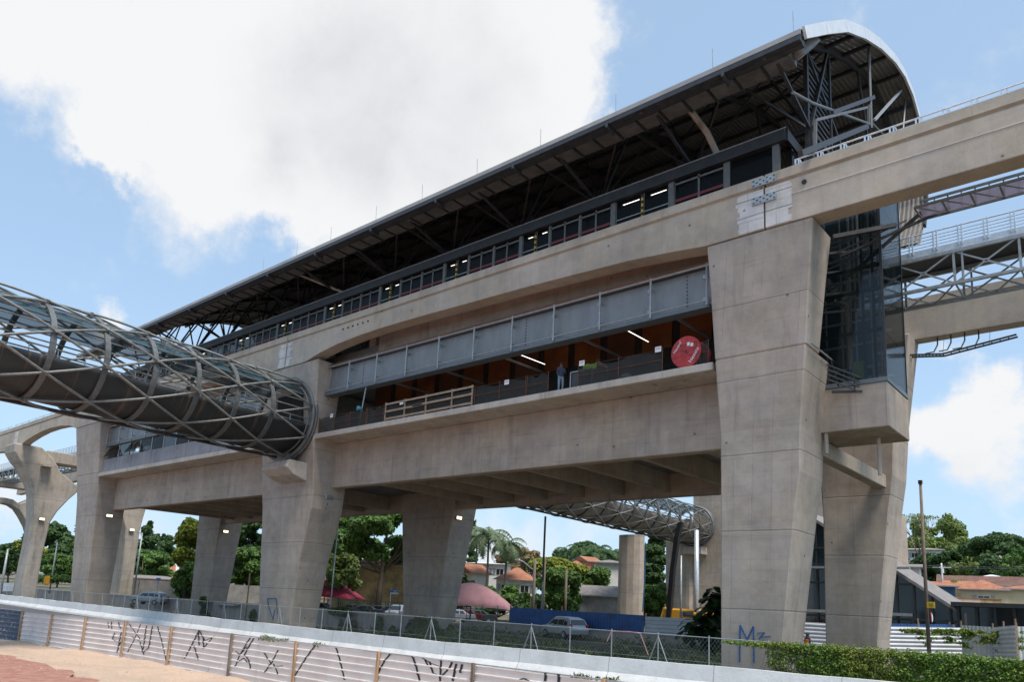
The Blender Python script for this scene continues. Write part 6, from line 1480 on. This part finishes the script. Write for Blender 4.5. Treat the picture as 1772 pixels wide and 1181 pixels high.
# ------------------------------------------------------------------ poles, lamps, signs
GP2 = 'street lamps and poles'
def pole(name, label, cat, xt, yt, xb, yb, D, r, mat='steel', arm=None, zb=None):
    a = at(xt, yt, D); b_ = at(xb, yb, D); zb = b_.z if zb is None else zb; X, Y = b_.x, b_.y
    t = thing(name, label, cat, (X, Y, zb-1.5), GP2); MB().tube([(X, Y, zb-1.5), (X, Y, a.z)], [r, r*.7], 10).build('pole', mat, t, smooth=True); return t, Vector((X, Y, a.z))
t, p = pole('utility_pole', 'tall grey pole with a yellow sign at right, in front of the glazed hall', 'pole', 1600, 829, 1607, 1115, 50, .13, 'woodgrey')
q = at(1611, 1048, 49.6); sg = MB().box(q.x-.24, q.x+.24, q.y-.05, q.y, q.z-.2, q.z+.2).build('sign_plate', 'yellow', t); 
MB().bar((q.x-.15, q.y-.06, q.z+.06), (q.x+.15, q.y-.06, q.z+.06), .01, .03).build('sign_bars', 'blackm', sg); MB().bar((q.x-.1, q.y-.06, q.z-.06), (q.x+.12, q.y-.06, q.z-.06), .01, .03).build('sign_bars', 'blackm', sg)
q = at(1611, 1070, 49.6); MB().tube([(q.x, q.y, q.z), (q.x+.05, q.y+.01, q.z)], .38, 20).build('round_sign', 'red', t); MB().tube([(q.x+.051, q.y, q.z), (q.x+.06, q.y, q.z)], .28, 20).build('round_sign', 'white', t)
MB().box(p.x-.12, p.x+.12, p.y-.12, p.y+.12, p.z, p.z+.25).build('cap', 'blackm', t)
t, p = pole('street_pole', 'thin tall dark pole with joint in front of the umbrella shaped tree', 'pole', 938, 890, 936, 1085, 60, .08, 'steel'); MB().tube([(p.x, p.y, p.z-5.3), (p.x, p.y, p.z)], .085).build('sleeve', 'blackm', t)
t, p = pole('utility_pole', 'brown wooden pole carrying a lamp arm left of the dark pole', 'pole', 924, 966, 922, 1060, 72, .17, 'palmbark')
a = at(897, 970, 72); b_ = at(921, 986, 72); MB().tube([a, a.lerp(b_, .35)+Vector((0, 0, .15)), b_], .06).build('lamp_arm', 'steel', t); MB().box(a.x-.35, a.x+.15, a.y-.12, a.y+.12, a.z-.06, a.z+.1).build('lamp_head', 'white', t, bevel=.03)
pole('utility_pole', 'dark wooden pole right of the umbrella tree, above the blue hoarding', 'pole', 981, 985, 978, 1060, 78, .16, 'woodgrey')
pole('street_pole', 'dark slim pole just right of the tall dark pole', 'pole', 942, 967, 940, 1055, 75, .12, 'woodgrey')
t, p = pole('street_pole', 'thick galvanised pole in front of the distant tower wall', 'pole', 1206, 915, 1205, 1075, 64, .26, 'galv')
pole('street_pole', 'slim galvanised post beside the thick pole', 'pole', 1179, 961, 1178, 1072, 64, .1, 'steel')
t, p = pole('street_lamp', 'thin pale pole leaning beside the wide front pillar', 'pole', 577, 903, 571, 1060, 72, .07, 'galv')
t, p = pole('street_lamp', 'slim lamp post with short arm in front of the big dark tree', 'street lamp', 93, 939, 88, 1010, 110, .12, 'steel'); MB().bar(p, (p.x-1.0, p.y, p.z+.1), .16, .12).build('lamp_head', 'steel', t)
t, p = pole('street_lamp', 'lamp post with a bracket in front of the conifer', 'street lamp', 242, 922, 234, 1010, 100, .12, 'steel'); MB().bar(p, (p.x-1.5, p.y, p.z+.05), .14, .12).build('lamp_head', 'steel', t)
t, p = pole('street_lamp', 'second lamp post close behind the bracket lamp post', 'street lamp', 234, 922, 228, 1010, 104, .10, 'steel')
t, p = pole('street_pole', 'grey pole at the left frame edge', 'pole', 8, 950, 2, 1020, 95, .18, 'steel')
t, p = pole('street_pole', 'brown timber post standing left of the wide front pillar', 'post', 428, 992, 424, 1072, 66, .09, 'wood')
a = at(83, 972, 112); 
pole('power_pole', 'white power pole with cross arm on the hill road', 'pole', 1629, 975, 1631, 1010, 120, .16, 'whitewall')
q = at(1629, 983, 120); xa = thing('cross_arm', 'wooden cross arm and insulators on the white power pole', 'cross arm', tuple(q)); MB().bar((q.x-1.2, q.y-.2, q.z), (q.x+1.4, q.y-.2, q.z), .16).build('arm', 'whitewall', xa); MB().tube([(q.x+.2, q.y-.4, q.z-.9), (q.x+.2, q.y-.4, q.z-.2)], .22).build('transformer', 'white', xa)
m = MB()
for (a, b_) in (((1545, 975), (1629, 979)), ((1629, 979), (1790, 981)), ((1545, 978), (1629, 982)), ((1629, 982), (1790, 984))):
    A_, B_ = at(*a, 120), at(*b_, 120); m.tube([A_.lerp(B_, i/8)+Vector((0, 0, -.25*math.sin(math.pi*i/8))) for i in range(9)], .035, 4)
tag(m.build('power_lines', 'blackm', origin=tuple(at(1629, 979, 120))), 'thin black power lines crossing the trees on the hill', 'power line')
# blue street sign
t, p = pole('street_sign', 'blue and white street name sign on a post left of the dark rear pillar', 'sign', 676, 1020, 674, 1055, 78, .05, 'steel')
q = at(682, 1026, 77.6); b_ = MB().box(q.x-.55, q.x+.65, q.y-.03, q.y, q.z-.02, q.z+.28).build('name_plate', 'bluesign', t); MB().box(q.x-.55, q.x+.65, q.y-.03, q.y, q.z-.18, q.z-.025).build('lower_plate', 'white', t)
MB().bar((q.x-.1, q.y-.035, q.z+.13), (q.x+.5, q.y-.035, q.z+.13), .01, .07).build('lettering', 'white', t)
t, p = pole('road_sign', 'round no-entry style road sign on a slanting post near the conifer', 'sign', 239, 1008, 238, 1030, 84, .05, 'steel'); MB().tube([(p.x, p.y, p.z-.0), (p.x-.02, p.y-.05, p.z)], .32, 20).build('red_rim', 'red', t); MB().tube([(p.x-.021, p.y-.051, p.z), (p.x-.023, p.y-.06, p.z)], .22, 20).build('sign_face', 'white', t)
t, p = pole('street_sign', 'small blue street sign under the bright clay roof', 'sign', 274, 1004, 271, 1030, 88, .05, 'steel'); MB().box(p.x-.55, p.x+.55, p.y-.06, p.y-.02, p.z-.15, p.z+.2).build('name_plate', 'bluesign', t)
t, p = pole('white_pillar', 'white upright banner post beside the yellowish green tree', 'post', 303, 968, 302, 1020, 118, .3, 'white')
tag(MB().box(*[v for v in (lambda q: (q.x-.3, q.x+.3, q.y-.3, q.y+.3, q.z-.6, q.z+.5))(at(81, 1005, 100))]).build('litter_bin', 'machine', origin=tuple(at(81, 1005, 100)), bevel=.1), 'orange-yellow bin among the bushes at left', 'bin')
tag(MB().loft([[(q.x+r*math.cos(a_), q.y+r*math.sin(a_), q.z+z) for a_ in [R(30*k) for k in range(12)]] for q in [at(640, 1060, 76)] for z, r in ((-.6, .28), (-.55, .2), (.1, .06), (.15, .02))]).build('traffic_cone', 'hivis', origin=tuple(at(640, 1060, 76))), 'orange traffic cone standing behind the canal wall', 'traffic cone')
# low hedges and white kerb seen at the far left
for px, py, D, w, lb in ((113, 1003, 108, 3.5, 'clipped light green hedge left of the far left pillar'), (82, 1003, 110, 2.2, 'low green hedge beside the flared column')):
    X, Y, Z = base(px, D); Z = at(px, py+6, D).z; t = thing('hedge', lb, 'hedge', (X, Y, Z), 'low hedges at far left', R(50), True); leafmesh('foliage', [(i*.6-w/2, 0, .5) for i in range(int(w/.6)+1)], [(.5, .5, .6)]*(int(w/.6)+1), 2500, .14, 'leafmid', t)
t = thing('road_parapet', 'low white road parapet at the far left edge', 'parapet', tuple(at(10, 1012, 100))); a, b_ = at(-30, 1009, 100), at(27, 1009, 100); MB().bar((a.x, a.y, a.z-.6), (b_.x, b_.y, b_.z-.6), .3, 1.1).build('wall_panel', 'white', t)

# ------------------------------------------------------------------ site objects by the tower
q = at(1190, 1062, 66); ex = thing('excavator', 'yellow construction machine behind the pale hoarding, left of the nearest pillar', 'excavator', (q.x, q.y, q.z-2))
MB().box(q.x-1.9, q.x+1.6, q.y-1, q.y+1, q.z-.9, q.z+.35).build('body', 'machine', ex, bevel=.15); MB().box(q.x-.2, q.x+1.1, q.y-1.02, q.y-.98, q.z-.3, q.z+.1).build('cab_window', 'carglass', ex)
MB().box(q.x-2.0, q.x+1.7, q.y-1.1, q.y+1.1, q.z-2, q.z-.95).build('tracks', 'black', ex, bevel=.2)
MB().bar((q.x-1.6, q.y, q.z-.3), (q.x-2.3, q.y, q.z+.35), .22, .22).build('boom', 'machine', ex); MB().bar((q.x-2.3, q.y, q.z+.35), (q.x-2.6, q.y, q.z-.6), .18, .18).build('arm', 'machine', ex)
q = at(1225, 1066, 62); e2 = thing('roller', 'small yellow machine behind the feathery tree', 'machine', (q.x, q.y, q.z-2)); MB().box(q.x-1, q.x+1, q.y-.8, q.y+.8, q.z-1, q.z+.2).build('body', 'machine', e2, bevel=.1); MB().tube([(q.x-.6, q.y, q.z-1.3), (q.x+.6, q.y, q.z-1.3)], .6, 16).build('drum', 'black', e2)
a, b_ = at(1151, 1070, 66), at(1175, 930, 66)
dn = thing('net_chute', 'tall black netting chute leaning against the distant tower', 'chute', (a.x, a.y, GZ)); MB().loft([[(p_.x+dx, p_.y+dy, p_.z) for dx, dy in ((-.2, -.2), (.2, -.2), (.2, .2), (-.2, .2))] for p_ in (at(1157, 1075, 66), at(1164, 990, 66), at(1172, 930, 66), at(1178, 905, 66))]).build('netting', 'black', dn)
m = MB(); m.tube([at(1117, 940, 60), at(1116, 1000, 60), at(1112, 1060, 60)], .045, 6); tag(m.build('hanging_rope', 'bluecan', origin=tuple(at(1112, 1060, 60))), 'blue rope hanging from the distant tubular footbridge', 'rope')
q = at(1601, 1077, 66); pt = thing('site_toilet', 'blue cabin with a pale rounded roof behind the pale hoarding', 'cabin', (q.x, q.y, q.z-2)); MB().box(q.x-1.5, q.x+1.6, q.y-1, q.y+1, q.z-2, q.z+.05).build('cabin', 'bluecan', pt)
MB().loft([[(q.x+x, q.y-1.05, q.z+z) for x, z in ((-1.6, .05), (-1.5, .42), (-1.1, .55), (.6, .5), (1.3, .3), (1.7, .05))], [(q.x+x, q.y+1.05, q.z+z) for x, z in ((-1.6, .05), (-1.5, .42), (-1.1, .55), (.6, .5), (1.3, .3), (1.7, .05))]]).build('roof', 'white', pt)
X, Y, Z = base(985, 84); t = thing('market_shed', 'low timber shed frame just above the blue hoarding', 'shed', (X, Y, Z), None, R(38), True); MB().box(-2.6, 2.6, -1.2, 1.2, 1.55, 1.7).build('roof', 'tileold', t); 
for k in range(6): MB().bar((-2.5+k, -1.1, -.3), (-2.5+k, -1.1, 1.55), .12).build('post', 'wood', t)
# ribbon on the chain-link fence
m = MB(); pr_ = [atY(x, y, 29.4) for x, y in ((1050, 1112), (1058, 1093), (1090, 1094), (1108, 1097), (1122, 1135))]
for a, b_ in zip(pr_, pr_[1:]): m.bar(a, b_, .01, .03)
tag(m.build('warning_tape', 'pinktent', origin=tuple(pr_[1])), 'faded pink and white warning tape tied on the chain-link fence', 'tape')
